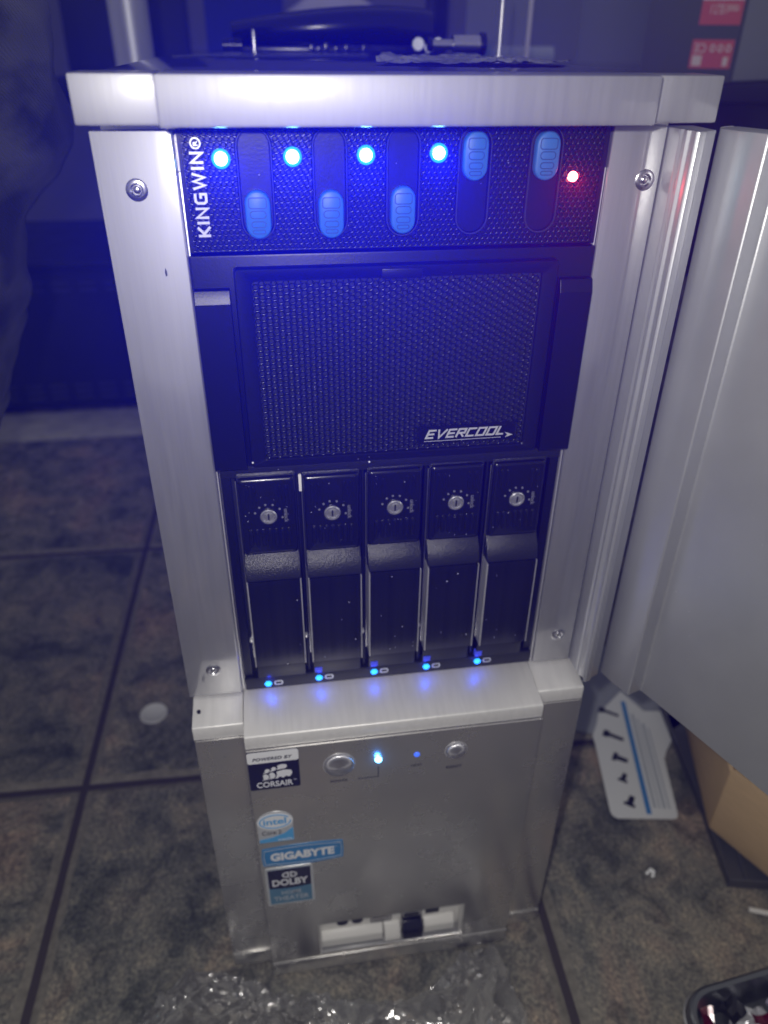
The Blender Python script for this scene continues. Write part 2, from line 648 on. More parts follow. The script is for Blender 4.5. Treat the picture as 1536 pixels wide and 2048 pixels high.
# top trim: centre bar proud of the two end caps
part(MB().box(-75.5, 75.7, -28.2, -2, 253.75, 267.4), 'top_trim', 'alu_brushed', T, bevel=0.9)
for s, a, b in ((-1, -99.9, -75.9), (1, 76.1, 99.5)):
    part(MB().box(a, b, -21.9, -2, 253.9, 267.3), 'trim_end_cap', 'alu_brushed', T, bevel=0.8)

# side columns
lcol = part(MB().prof_z([(-100.6, 0), (-75.2, 0), (-74.6, 0.6), (-74.6, 5.8), (-100.6, 5.8)], 0.2, 250.5), 'side_column', 'alu_brushed', T, bevel=0.35)
rcol = part(MB().prof_z([(75.2, 0), (94.6, 0), (94.6, 5.8), (74.8, 5.8), (74.8, 0.6)], 0.2, 251.2), 'side_column', 'alu_brushed', T, bevel=0.35)
for s in (-1, 1):       # raw inner flange of the chassis between column and bay fronts
    xx = sorted((s * 74.45, s * 73.8))
    part(MB().box(xx[0], xx[1], 0.9, 5.5, 1, 238), 'bay_flange', 'alu_bright', T, bevel=0.2)


def rivet(x, z, col, r=3.6):
    m = MB().lathe_y(x, z, [(r, 0.3), (r, -0.25), (r * 0.86, -0.55), (r * 0.62, -0.62), (r * 0.50, -0.25), (r * 0.40, 0.05), (r * 0.30, -0.35), (r * .12, -0.5)], 28)
    return part(m, 'screw', 'steel', col)


rivet(-88.4, 233, lcol)
rivet(-87.3, 16.4, lcol)
rivet(89.4, 233.7, rcol)
rivet(86.5, 17.9, rcol)
part(MB().slab([(-83.1, 204.5), (-82.5, 204.9), (-82.5, 206.4), (-82.9, 207.6), (-83.2, 206.2)], -0.12, 0.1), 'chip_mark', 'dark_print', lcol)

# hinge profile standing forward of the right column
hp = [(94.9, 3), (95.0, -8.6), (95.9, -9.6), (95.9, -10.6), (95.0, -11.6), (95.2, -12.6), (96.4, -13.6), (97.0, -15.2), (96.0, -17.2), (97.0, -18.0), (100.2, -16.8), (100.8, -15.6), (105.4, -13.2), (105.8, 3)]
part(MB().prof_z(hp, 0.4, 251.0), 'hinge_profile', 'alu_door', T, bevel=0.25)

# door, swung open past square
H = (107.6, -12.1)
d = (0.38, -0.925)
n = (-0.925, -0.38)


def dn(s, t):
    return (H[0] + d[0] * s + n[0] * t, H[1] + d[1] * s + n[1] * t)


doorp = [(-3.5, -4), (-0.6, -0.4), (0.4, 0), (8, 0.35), (18.2, 0), (18.9, -0.5), (19.4, -7.4), (20.2, -7.9), (36, -8.15), (150, -8.15), (151, -0.4), (152, 0), (170, 0), (171, -1), (171, -13), (-3.5, -13)]
door = part(MB().prof_z([dn(*q) for q in doorp], 0.3, 251.3), 'door', 'alu_door', T, bevel=0.3)
part(MB().prof_z([dn(*q) for q in ((-5.2, -9), (-4, -5), (-4, -12), (-5.5, -13))], 0.3, 251.3), 'hinge_strip', 'alu_bright', door)

# cavity behind the bays
part(MB().box(-73, 73, 5.2, 5.9, 1, 252), 'bay_backing', 'dark_void', T)

# --------------------------------------------- fan controller (top bay)
FC = part(MB().box(-73.7, 73.7, 1.0, 5.1, 212.2, 253.2).box(-73.7, -72.3, 0.3, 0.95, 212.2, 253.2).box(72.2, 73.7, 0.3, 0.95, 212.2, 253.2), 'fan_controller', 'black_plastic', T)
SL = [(-49.4, 224.6), (-24.3, 224.3), (0.9, 225.2), (25.9, 242.3), (51.4, 242.1)]
SLOT = [(x, 217.0, 251.0) for x, z in SL]
LED = [(-60.2, 242.1), (-36.7, 242.5), (-12.0, 242.8), (13.1, 243.2)]


def in_slot(x, z, grow):
    for sx, z0, z1 in SLOT:
        zz = min(max(z, z0 + 5.2), z1 - 5.2)
        if math.hypot(x - sx, z - zz) < 5.2 + grow:
            return True
    return False


def hexplate(x0, x1, z0, z1, a, rh, y, depth, rows_h, skip=None, ns=10):
    """a plate of hex cells, each with a round dimple with a soft rim. rows_h: rows run horizontally"""
    m = MB()
    Rr = a / math.sqrt(3)
    cells = []
    if rows_h:
        nz = int((z1 - z0) / (a * 0.866))
        nx = int((x1 - x0) / a)
        for j in range(nz):
            for i in range(nx):
                cells.append((x0 + a * (i + 0.5 + 0.5 * (j % 2)), z0 + a * 0.866 * (j + 0.6)))
        off = 30
    else:
        nx = int((x1 - x0) / (a * 0.866))
        nz = int((z1 - z0) / a)
        for i in range(nx):
            for j in range(nz):
                cells.append((x0 + a * 0.866 * (i + 0.6), z0 + a * (j + 0.5 + 0.5 * (i % 2))))
        off = 0
    rings = ((rh * 1.40, 0.0), (rh * 1.20, -0.08), (rh * 1.04, -0.22), (rh * 0.92, -0.45), (rh * 0.84, -1.0))
    for cx, cz in cells:
        if cx + a * .5 > x1 or cz + a * .5 > z1 or (skip and skip(cx, cz)):
            continue
        b = len(m.v)
        hx = [(cx + Rr * math.cos(R(off + 60 * k)), y, cz + Rr * math.sin(R(off + 60 * k))) for k in range(6)]
        m.v += hx
        N = 12
        for r, dy in rings:
            m.v += [(cx + r * math.cos(R(off + 30 * k)), y - dy * depth, cz + r * math.sin(R(off + 30 * k))) for k in range(N)]
        for k in range(6):                 # hex corner to ring
            c0, c1 = b + k, b + (k + 1) % 6
            r0, r1, r2 = b + 6 + 2 * k, b + 6 + 2 * k + 1, b + 6 + (2 * k + 2) % N
            m.quad((c0, r0, r1))
            m.quad((c0, r1, c1))
            m.quad((c1, r1, r2))
        for q in range(len(rings) - 1):
            for k in range(N):
                k2 = (k + 1) % N
                m.quad((b + 6 + q * N + k, b + 6 + (q + 1) * N + k, b + 6 + (q + 1) * N + k2, b + 6 + q * N + k2))
        e = b + 6 + (len(rings) - 1) * N
        m.quad([e + k for k in range(N)])
    return m


def kskip(x, z):
    if in_slot(x, z, 0.9):
        return True
    if -70.8 < x < -65.6 and 216.5 < z < 248.5:
        return False
    return False


hexplate(-72.9, 72.9, 212.6, 252.6, 1.98, 0.70, 0.35, 0.9, True, kskip).build('perforated_face', 'black_grille', FC, origin=(0, 0, -FZ), loc=(0, 0, 0), fix=False, angle=60)


def stadium(cx, z0, z1, r, nseg=10):
    pts = []
    for k in range(nseg + 1):
        a = R(180 + 180 * k / nseg)
        pts.append((cx + r * math.cos(a), z0 + r + r * math.sin(a)))
    for k in range(nseg + 1):
        a = R(180 * k / nseg)
        pts.append((cx + r * math.cos(a), z1 - r + r * math.sin(a)))
    return pts


for k, (sx, z0, z1) in enumerate(SLOT):
    m = MB()
    lv = [(6.3, 1.2), (6.1, 0.1), (5.75, -0.25), (5.35, -0.2), (5.1, 0.3), (4.8, 3.6)]
    m.ring([[(x, y, z) for x, z in stadium(sx, z0 - (r - 5.2), z1 + (r - 5.2), r)] for r, y in lv], 0, False, True)
    sl = part(m, 'slider_slot', 'black_gloss', FC)
    lv = [(5.95, 0.0), (5.8, -0.42), (5.45, -0.42), (5.3, 0.0)]
    part(MB().ring([[(x, y, z) for x, z in stadium(sx, z0 - (r - 5.2), z1 + (r - 5.2), r)] for r, y in lv]), 'slot_rim', 'slot_rim', FC)
    part(MB().box(sx - 4.2, sx - 1.9, 2.9, 3.5, z0 + 5, z1 - 5).box(sx + 2.3, sx + 4.2, 2.9, 3.5, z0 + 5, z1 - 5), 'slot_channel', 'slot_rim', FC, bevel=0.2)
    part(MB().box(sx - 1.3, sx + 1.6, 2.6, 3.4, z0 + 3, z1 - 3), 'slider_rail', 'pcb_grey', FC, bevel=0.2)
    if k > 2:
        part(MB().slab([(sx - 2.2, z0 + 5.3), (sx - 0.9, z0 + 5.5), (sx - 0.7, z0 + 9.2), (sx - 1.6, z0 + 7.6)], 2.2, 2.55), 'white_pointer', 'white_print', FC)
    cx, cz = SL[k]
    r = 4.35
    m = MB()
    lv = [(r - 0.6, 2.4), (r, 1.9), (r, -1.1), (r - 0.25, -1.6), (r - 0.7, -1.85)]
    hh = 7.9
    m.ring([[(x, y, z) for x, z in stadium(cx, cz - hh + (r - q), cz + hh - (r - q), q)] for q, y in lv], 0, False, True)
    sk = part(m, 'slider_knob', 'slider_blue', FC)
    m = MB()
    for w_, hh_, zz in ((3.0, 1.7, 3.9), (2.7, 1.2, 0.2), (2.4, 0.95, -3.0), (2.1, 0.62, -5.4)):
        m.stroke(rr(cx - w_, cx + w_, cz + zz - hh_, cz + zz + hh_, min(hh_, 0.9 if hh_ > 1.5 else hh_) * 0.95, 4), 0.32, -1.84, True, 0, 0.10)
    part(m, 'knob_ridges', 'slider_mark', FC, smooth=False)


CAMP = P(-48.19, -276.73, 276.48)


def led(x, z, m, name='led', r=2.1, y0=1.0, prot=2.4, parent=None):
    prof = [(r, y0), (r, y0 - prot * .45), (r * .93, y0 - prot * .65), (r * .75, y0 - prot * .84), (r * .45, y0 - prot * .96), (r * .12, y0 - prot)]
    return part(MB().lathe_y(x, z, prof, 20), name, m, parent)


BLUE_W, RED_W = 33.0, 6.0
for x, z in LED:
    o = led(x, z, 'led_blue', parent=FC)
    part(MB().lathe_y(x, z, [(3.1, 0.9), (3.1, -0.1), (2.8, -0.35), (2.15, -0.4)], 24, 0, False, False), 'led_halo', 'led_halo', FC)  # glowing ring added to imitate the cyan halo of the LED
    lamp('led_lamp', 'SPOT', P(x, -3.2, z), BLUE_W, (0.0, 0.008, 1.0), 0.0015, CAMP + Vector((0, 0, -0.035)), 42, 1.0, None).parent = o
o = led(62.1, 235.2, 'led_red', r=1.7, parent=FC)
lamp('led_lamp', 'SPOT', P(62.1, -3.2, 235.2), RED_W, (1.0, 0.01, 0.03), 0.0015, CAMP + Vector((0, 0, -0.035)), 42, 1.0, None).parent = o
lamp('led_lamp', 'SPOT', P(62.1, -3.4, 235.2), 0.012, (1.0, 0.02, 0.03), 0.0015, P(100, -60, 225), 120, 0.9, None).parent = o

# KINGWIN wordmark, reading upward, built from mitred strokes (letter units: width by 1 high)
GLY = {
    'K': (0.82, [[(0.08, 0), (0.08, 1)], [(0.82, 1), (0.24, 0.52), (0.86, 0)]]),
    'I': (0.16, [[(0.08, 0), (0.08, 1)]]),
    'N': (0.92, [[(0.08, 0), (0.08, 0.94), (0.84, 0.06), (0.84, 1)]]),
    'G': (0.92, [[(0.90, 0.92), (0.24, 0.92), (0.08, 0.76), (0.08, 0.24), (0.24, 0.08), (0.84, 0.08), (0.84, 0.50), (0.48, 0.50)]]),
    'W': (1.36, [[(0.06, 1), (0.36, 0.06), (0.68, 0.90), (1.00, 0.06), (1.30, 1)]]),
    'E': (0.80, [[(0.80, 0.92), (0.08, 0.92), (0.08, 0.08), (0.80, 0.08)], [(0.08, 0.5), (0.74, 0.5)]]),
    'V': (0.92, [[(0.06, 1), (0.40, 0.05), (0.90, 1)]]),
    'R': (0.84, [[(0.08, 0), (0.08, 0.92), (0.76, 0.92), (0.76, 0.48), (0.16, 0.48)], [(0.40, 0.44), (0.80, 0)]]),
    'C': (0.84, [[(0.84, 0.92), (0.08, 0.92), (0.08, 0.08), (0.84, 0.08)]]),
    'O': (0.88, [[(0.08, 0.08), (0.80, 0.08), (0.80, 0.92), (0.08, 0.92), (0.08, 0.08)]]),
    'L': (0.74, [[(0.08, 1), (0.08, 0.08), (0.74, 0.08)]]),
}


def wordmark(s, place_fn, total, height, wdt, y, gap=0.26, shear=0.0):
    ln = sum(GLY[c][0] for c in s) + gap * (len(s) - 1)
    k = total / ln
    m = MB()
    x = 0
    for q, c in enumerate(s):
        wd, lines = GLY[c]
        for e, L_ in enumerate(lines):
            closed = L_[0] == L_[-1]
            pts = [((x + a) * k + shear * b * height, b * height) for a, b in (L_[:-1] if closed else L_)]
            m.stroke([place_fn(*p_) for p_ in pts], wdt, y - 0.02 * e, closed)
        x += wd + gap
    return m


m = wordmark('KINGWIN', lambda a, b: (-66.0 - b, 217.6 + a), 26.6, 4.2, 0.86, 0.30, 0.30)
part(m, 'lettering', 'chrome_print', FC, smooth=False)
m = MB().stroke([(-68.0 + 1.55 * math.cos(R(20 * k)), 246.8 + 1.55 * math.sin(R(20 * k))) for k in range(18)], 0.42, 0.3, True)
part(m, 'registered_ring', 'chrome_print', FC, smooth=False)
text_on('lettering', 'R', -68.75, -67.25, 246.0, 247.6, 0.3, 'chrome_print', FC, 0.02, rot=90)

# --------------------------------------------- hard-disk cooler cover (two bays high)
EV = MB()
EV.box(-74.4, 74.4, -2.2, 4.8, 127.0, 211.3)
EC = part(EV, 'cooler_cover', 'black_plastic', T, bevel=0.7)
for s in (-1, 1):       # side wings stand proud below an upward chamfer
    q = [(-2.0, 200.2), (-4.4, 199.7), (-5.6, 196.2), (-5.9, 195.2), (-5.9, 128.2), (-5.0, 127.3), (-2.0, 127.3)]
    xx = sorted((s * 74.2, s * 61.4))
    part(MB().prof_x(q, *xx), 'side_wing', 'black_plastic', EC, bevel=0.3, angle=12)
EC.location.y = 0.0016
fr = MB()
lv = [(0, -2.0), (0, -5.6), (0.5, -6.2), (5.2, -6.2), (6.0, -5.6), (6.2, -3.6)]


def fl(i, y):
    return [(x, y, z) for x, z in rr(-59.6 + i, 59.6 - i, 128.6 + i * 0.55, 207.4 - i * 0.75, 1.2, 3)]


fr.ring([fl(i, y) for i, y in lv])
part(fr, 'door_frame', 'black_plastic', EC)
part(MB().box(-54.2, 54.2, -4.4, -2.1, 131.4, 204.2), 'grille_backing', 'dark_void', EC)


def eskip(x, z):
    return 9.0 < x < 49.5 and 134.8 < z < 141.6


hexplate(-53.6, 53.8, 131.8, 203.6, 2.5, 0.86, -4.9, 0.8, False, eskip).build('grille', 'black_grille', EC, origin=(0, 0, -FZ), loc=(0, 0, 0), fix=False, angle=60)
part(MB().box(8.2, 50.0, -4.85, -4.3, 134.0, 142.2), 'nameplate', 'black_gloss', EC)
part(MB().box(-7, 8, -6.6, -5.4, 202.6, 206.2), 'latch_tab', 'black_plastic', EC, bevel=0.4)
m = wordmark('EVERCOOL', lambda a, b: (11.6 + a, 136.3 + b), 33.2, 3.9, 0.78, -4.87, 0.16, 0.42)
m.stroke([(11.4, 135.1), (44.0, 135.1)], 0.22, -4.87)
part(m, 'lettering', 'chrome_print', EC, smooth=False)
part(MB().slab([(45.6, 137.4), (49.2, 136.0), (45.9, 135.0), (46.8, 136.1)], -5.0, -4.86), 'logo_arrow', 'chrome_print', EC, smooth=False)
for x, z in ((-11.7, 128.0), (-59, 131)):
    part(MB().lathe_y(x, z, [(0.42, -6.15), (0.4, -6.4), (0.1, -6.5)], 10), 'dust_speck', 'white_print', EC)

# --------------------------------------------- five hot-swap trays
DC = part(MB().box(-73, 73, -0.2, 5.0, 1.2, 8.6), 'drive_cage', 'black_textured', T, bevel=0.5)
part(MB().box(-73, 73, 0.4, 5.0, 121.5, 126.8), 'cage_top_bar', 'black_textured', DC, bevel=0.4)
for k in range(6):
    x = -68.9 + 27.4 * k
    if k in (0, 5):
        x += 0.5 if k == 0 else -0.4
    xx = (-73, -69.0) if k == 0 else (69.2, 73) if k == 5 else (x - 0.55 + 0.4, x + 0.55 + 0.4)
    part(MB().box(xx[0], xx[1], 1.2, 5.0, 8.7, 121.4), 'cage_divider', 'black_plastic', DC, bevel=0.2)
TX = [-54.6, -27.4, 0.0, 27.2, 55.0]
tw = 12.1
cover_p = [(5, 126.2), (2.2, 125.6), (0.3, 122.6), (0.0, 121.8), (0.0, 83.2), (-1.3, 81.7), (-3.0, 79.6), (-4.3, 77.4), (-5.2, 75.0), (-5.7, 73.0), (-5.9, 71.8), (-2, 71.6), (5, 71.6)]
cover_me = MB().prof_x(cover_p, -tw, tw).mesh('tray_cover', 'black_textured', (0, 0, 0), bevel=0.5)
pad = MB()
lv = [(0.0, 0.2), (0.0, -1.0), (0.5, -1.7), (1.2, -1.95), (1.6, -1.7)]
pad.ring([[(x, y, z) for x, z in rr(-tw + 0.4 + i, tw - 0.4 - i, 83.4 + i, 121.6 - i, 1.4 - i * .4, 4)] for i, y in lv], 0, False, True)
pad_me = pad.mesh('tray_pad', 'black_gloss', (0, 0, 0))
rib = MB()
for k in range(7):
    x = -8.1 + 2.7 * k
    rib.ring([[(px, y, pz) for px, pz in stadium(x, za + i, zb - i, 0.95 - i, 4)] for i, y in ((0, -1.6), (0.15, -2.0), (0.45, -2.2)) for za, zb in [(87.5, 97.2)]], 0, False, True)
    if abs(k - 3) > 1:
        rib.ring([[(px, y, pz) for px, pz in stadium(x, 108.5 + i, 118.5 - i, 0.95 - i, 4)] for i, y in ((0, -1.6), (0.15, -1.85), (0.45, -1.95))], 0, False, True)
rib_me = rib.mesh('pad_ribs', 'black_gloss', (0, 0, 0))
tick = MB()
for a in (160, 128, 100, 70, 35, -8):
    px, pz = 5.9 * math.cos(R(a)), 103 + 5.9 * math.sin(R(a))
    tick.lathe_y(px, pz, [(0.55, -1.65), (0.5, -1.95), (0.25, -2.05)], 8)
tick_me = tick.mesh('dial_marks', 'grey_print', (0, 0, 0))
lock = MB().lathe_y(0, 103, [(3.6, -1.6), (3.6, -2.3), (3.2, -2.7), (2.7, -2.75), (2.45, -2.3), (2.3, -2.15), (1.2, -2.45), (0.3, -2.5)], 28)
lock_me = lock.mesh('lock', 'clear_cap', (0, 0, 0))
key = MB().box(-0.35, 0.35, -2.62, -2.3, 101.6, 104.6)
key_me = key.mesh('key_slot', 'dark_void', (0, 0, 0))
plate_me = MB().box(-tw + 0.6, tw - 0.6, -6.0, 1.0, 21.4, 71.5).mesh('face_plate', 'black_anodised', (0, 0, 0), bevel=0.3)
strip_me = {}
for s in (-1, 1):
    xx = sorted((s * (tw - 0.85), s * (tw + 0.0)))
    strip_me[s] = MB().prof_z([(s * (tw - 0.55), -6.25), (s * (tw - 0.1), -6.15), (s * tw, -5.3), (s * tw, 1.0), (s * (tw - 0.55), 1.0)], 21.4, 71.2).mesh('edge_strip', 'alu_bright', (0, 0, 0))
foot_me = MB().prof_x([(-2.2, 21.2), (1, 21.2), (4.8, 21.2), (4.8, 9.0), (-1.0, 9.0)], -tw + 0.5, tw - 0.5).mesh('tray_foot', 'black_gloss', (0, 0, 0), bevel=0.3)
body_me = MB().box(-tw - 0.7, -tw - 0.2, 0.3, 4.9, 22, 120).mesh('tray_rail', 'steel', (0, 0, 0), bevel=0.1)
pin_me = MB().lathe_y(0, 0, [(0.9, 1.0), (0.9, -1.2), (0.5, -1.7), (0.1, -1.8)], 12).mesh('latch_pin', 'alu_bright', (0, 0, 0))
ub = text_mesh('unlock', 0.004)
xs = [v.co.x for v in ub.vertices]
ys = [v.co.y for v in ub.vertices]
for v in ub.vertices:
    u = (v.co.x - min(xs)) / (max(xs) - min(xs))
    t = (v.co.y - min(ys)) / (max(ys) - min(ys))
    v.co = Vector(((6.6 + t * 1.9) / 1000, (-1.98 if v.co.z > 0 else -1.7) / 1000, (106.2 - u * 6.6) / 1000))
ub.materials.clear()
ub.materials.append(MATS['grey_print'])
for i, x in enumerate(TX):
    t = empty('drive_tray')
    t.parent = T
    t.location = (x / 1000, random.uniform(-0.0005, 0.0003), FZ / 1000 + random.uniform(-0.0004, 0.0004))
    for nm, me in (('tray_cover', cover_me), ('tray_pad', pad_me), ('pad_ribs', rib_me), ('dial_marks', tick_me), ('lock', lock_me), ('face_plate', plate_me),
                   ('edge_strip', strip_me[-1]), ('edge_strip', strip_me[1]), ('tray_foot', foot_me), ('tray_rail', body_me), ('lettering', ub)):
        place(nm, me, t, (0, 0, 0))
    ko = place('key_slot', key_me, t, (0, 0, 0))
    if i < 4:
        place('latch_pin', pin_me, t, ((tw + 0.75) / 1000, 0, 0.0335))
    if i == 0:
        place('latch_pin', pin_me, t, ((-tw - 0.9) / 1000, 0, 0.0335))
    if i == 1:
        place('white_tab', MB().box(-tw - 1.6, -tw - 0.3, -0.6, 1.0, 114, 122).mesh('white_tab', 'white_plastic', (0, 0, 0), bevel=0.3), t, (0, 0, 0))

# indicator lights in the cage's lower edge
for x, z in ((-61.8, 4.4), (-36.6, 5.0), (-8.8, 5.3), (18.0, 5.2), (44.7, 5.4)):
    m = MB().slab([(x - 1.9, z), (x - 0.9, z - 1.5), (x + 0.9, z - 1.5), (x + 1.9, z), (x + 0.9, z + 1.5), (x - 0.9, z + 1.5)], -0.9, 0.4)
    o = part(m, 'indicator_led', 'led_cyan', DC, bevel=0.3)
    lamp('indicator_lamp', 'POINT', P(x, -2.6, z - 0.6), 0.0010, (0.01, 0.04, 1.0), 0.001).parent = o
    m = MB().stroke(rr(x + 3.3, x + 6.9, z - 1.1, z + 1.1, 0.7, 3), 0.7, -0.22, True)
    part(m, 'disk_symbol', 'sticker_silver', DC, smooth=False)
    part(MB().prof_x([(-1.6, 13.0), (-1.2, 9.6), (1, 9.6), (1, 13.0)], x - 1.9, x + 1.7), 'light_pipe', 'light_pipe', DC, bevel=0.2)

# --------------------------------------------- ledge and lower front
LX0, LX1, LX2, LX3 = -99.0, -74.5, 72.8, 97.3


def ledge_prof(yf):
    return [(6, -0.3), (yf + 1.2, -3.5), (yf + 0.35, -3.8), (yf, -4.6), (yf, -11.8), (6, -11.8)]


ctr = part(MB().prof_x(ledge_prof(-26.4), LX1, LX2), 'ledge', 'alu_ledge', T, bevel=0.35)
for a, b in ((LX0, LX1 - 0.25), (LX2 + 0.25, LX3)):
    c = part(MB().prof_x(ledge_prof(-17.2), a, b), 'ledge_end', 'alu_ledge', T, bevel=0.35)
    if a == LX0:
        part(MB().lathe_z(-96, -8.2, [(0.95, -3), (0.95, -1.45), (0.5, -1.5)], 14), 'screw_hole', 'dark_void', c)

# lower panel with the port opening (a 3 by 3 grid with its middle left out)
ZB = -203.0
px_ = [LX1, -45.4, 43.2, LX2]
pz_ = [ZB, -199.5, -168.0, -12.3]
m = MB()
yf, yb = -27.5, -25.2
idx = {}
for kz, z in enumerate(pz_):
    for kx, x in enumerate(px_):
        idx[kx, kz] = len(m.v)
        m.v.append((x, yf, z))
for kz in range(3):
    for kx in range(3):
        if (kx, kz) != (1, 1):
            m.quad((idx[kx, kz], idx[kx + 1, kz], idx[kx + 1, kz + 1], idx[kx, kz + 1]))
o_ = [idx[0, 0], idx[1, 0], idx[2, 0], idx[3, 0], idx[3, 1], idx[3, 2], idx[3, 3], idx[2, 3], idx[1, 3], idx[0, 3], idx[0, 2], idx[0, 1]]
b = len(m.v)
m.v += [(m.v[i][0], yb + (20 if False else 0), m.v[i][2]) for i in o_]
for i in range(12):
    j = (i + 1) % 12
    m.quad((o_[i], b + i, b + j, o_[j]))
i_ = [idx[1, 1], idx[2, 1], idx[2, 2], idx[1, 2]]
b = len(m.v)
m.v += [(m.v[i][0], yb, m.v[i][2]) for i in i_]
for i in range(4):
    j = (i + 1) % 4
    m.quad((i_[i], i_[j], b + j, b + i))
LP = part(m, 'lower_panel', 'alu_satin', T, bevel=0.45, fix=True)
part(MB().box(LX1 + .6, LX2 - .6, -25.0, -23.9, -167.2, -12.0), 'panel_backing', 'alu_satin', T)
part(MB().box(LX1, LX2, -27.9, 4, -216.2, -203.3), 'bottom_trim', 'alu_satin', T, bevel=0.5)
for a, b in ((LX0, LX1 - 0.35), (LX2 + 0.35, LX3)):
    part(MB().box(a + 0.3, b, -17.9, 4, -203.2, -12.2), 'side_panel', 'alu_satin', T, bevel=0.45)
    part(MB().box(a + 0.2, b, -18.4, 4, -216.0, -203.5), 'bottom_trim_end', 'alu_satin', T, bevel=0.5)

# buttons and lights
for x, z, r, nm in ((-30.0, -28.3, 7.7, 'power_button'), (29.2, -27.6, 5.5, 'reset_button')):
    m = MB().lathe_y(x, z, [(r + .35, -27.0), (r + .35, -27.75), (r - .05, -27.9), (r - 0.05, -27.2)], 40, 0, False, False)
    part(m, 'button_rim', 'alu_bright', LP)
    m = MB().lathe_y(0, 0, [(r - .3, 2), (r - .3, -0.9), (r - .7, -1.6), (r * .7, -2.2), (r * .4, -2.55), (r * .15, -2.7), (0.15, -2.72)], 48)
    me = m.mesh(nm, 'turned_metal', (0, 0, 0), angle=60)
    place(nm, me, LP, P(x, -27.4, z) - P(0, 0, -FZ))
o = led(-10.4, -28.0, 'led_power', 'power_led', 1.75, -27.2, 1.6, LP)
lamp('indicator_lamp', 'POINT', P(-10.4, -31.5, -28.0), 0.0016, (0.05, 0.3, 1.0), 0.001).parent = o
led(9.1, -27.6, 'led_dim', 'disk_led', 1.5, -27.2, 1.2, LP)
text_on('lettering', 'POWER', -34.6, -25.8, -41.6, -39.8, -27.5, 'dark_print', LP, 0.01)
text_on('lettering', 'HDD', 6.4, 11.9, -36.5, -34.8, -27.5, 'dark_print', LP, 0.01)
text_on('lettering', 'RESET', 24.8, 33.2, -41.2, -39.3, -27.5, 'dark_print', LP, 0.01)
part(MB().stroke([(-10.4, -33.0), (-10.4, -40.8), (-20.8, -40.8)], 0.4, -27.5), 'printed_line', 'dark_print', LP, smooth=False)

# --------------------------------------------- stickers
YS = -27.5


def sticker(pts, m, label, y0=YS, th=0.35, bev=0.0):
    o = part(MB().slab(pts, y0 - th, y0 + 0.05), 'sticker', m, T, bevel=bev)
    o['label'] = label
    return o


s = sticker(rr(-74.2, -49.6, -40.2, -12.9, 0.8), 'navy_sticker', 'dark navy and white badge at the upper left of the panel')
part(MB().slab(rr(-74.2, -49.6, -20.6, -12.9, 1.2), YS - 0.5, YS - 0.36), 'white_band', 'sticker_white', s)
text_on('lettering', 'POWERED BY', -71.8, -52.6, -18.8, -16.6, YS - 0.5, 'ink', s, 0.03, 0.25, 1.1)
text_on('lettering', 'CORSAIR', -71.0, -53.2, -38.6, -34.6, YS - 0.36, 'white_print', s, 0.02)
text_on('lettering', 'TM', -52.8, -51.4, -35.4, -34.7, YS - 0.36, 'white_print', s)


def sail(x0, x1, zb, zt, lean, notch):
    pts = []
    for k in range(7):
        t = k / 6
        pts.append((x0 + lean * t + 0.5 * math.sin(math.pi * t), zb + (zt - zb) * t))
    for k in range(5):
        t = k / 4
        pts.append((x0 + lean + (x1 - x0) * t, zt + 0.7 * math.sin(math.pi * t) + 0.4 * t))
    for k in range(1, 7):
        t = 1 - k / 6
        pts.append((x1 + lean * t + (0.9 if notch else 0.5) * math.sin(math.pi * t), zb + 0.6 + (zt - zb - 0.2) * t))
    if notch:
        w_ = x1 - x0
        for q in (0.75, 0.55, 0.35, 0.15):
            pts.append((x0 + w_ * q, zb + (1.3 if q in (0.75, 0.35) else 0.1)))
    return pts


for k, q in enumerate(((-68.0, -65.7, -33.8, -29.9, 0.4, True), (-64.9, -62.6, -33.4, -29.1, 0.4, True), (-61.7, -54.6, -32.8, -28.0, 0.8, True),
          (-67.4, -65.0, -28.5, -26.2, 0.9, False), (-64.2, -61.9, -27.6, -25.2, 0.9, False), (-60.9, -56.4, -26.5, -23.8, 0.6, False))):
    part(MB().slab(sail(*q), YS - 0.46, YS - 0.36), 'sail_emblem', 'white_print', s, smooth=False)

# oval processor badge
s = sticker([(-73.2, -83.0), (-55.0, -83.0)] + [(-54.9 + 0.0, -66.0)] + [(-64.1 + 9.4 * math.cos(R(a)), -66.0 + 7.6 * math.sin(R(a))) for a in range(0, 181, 12)] + [(-73.4, -68)], 'sticker_silver', 'small badge with a white oval over a blue base')
part(MB().slab([(-64.1 + 9.2 * math.cos(R(a)), -66.0 + 6.6 * math.sin(R(a))) for a in range(0, 360, 12)], YS - 0.5, YS - 0.36), 'white_oval', 'sticker_white', s)
part(MB().slab([(-73.0, -82.8), (-55.2, -82.8), (-55.2, -72.2), (-60, -76.6), (-66, -79.0), (-73.0, -80.2)], YS - 0.48, YS - 0.36), 'blue_base', 'sticker_sky', s)
sw = [(-64.1 + 7.9 * math.cos(R(a)), -66.0 + 5.2 * math.sin(R(a))) for a in range(30, 372, 9)]
part(MB().stroke(sw, 0.7, YS - 0.5), 'swoosh', 'sticker_sky', s, smooth=False)
text_on('lettering', 'intel', -70.2, -58.4, -68.4, -63.4, YS - 0.5, 'sticker_sky', s, 0.025)
text_on('lettering', 'Core 2', -71.4, -61.4, -76.6, -73.4, YS - 0.36, 'ink', s, 0.0)
text_on('lettering', 'inside', -63.4, -56.2, -82.2, -80.4, YS - 0.48, 'sticker_white', s, 0.0)

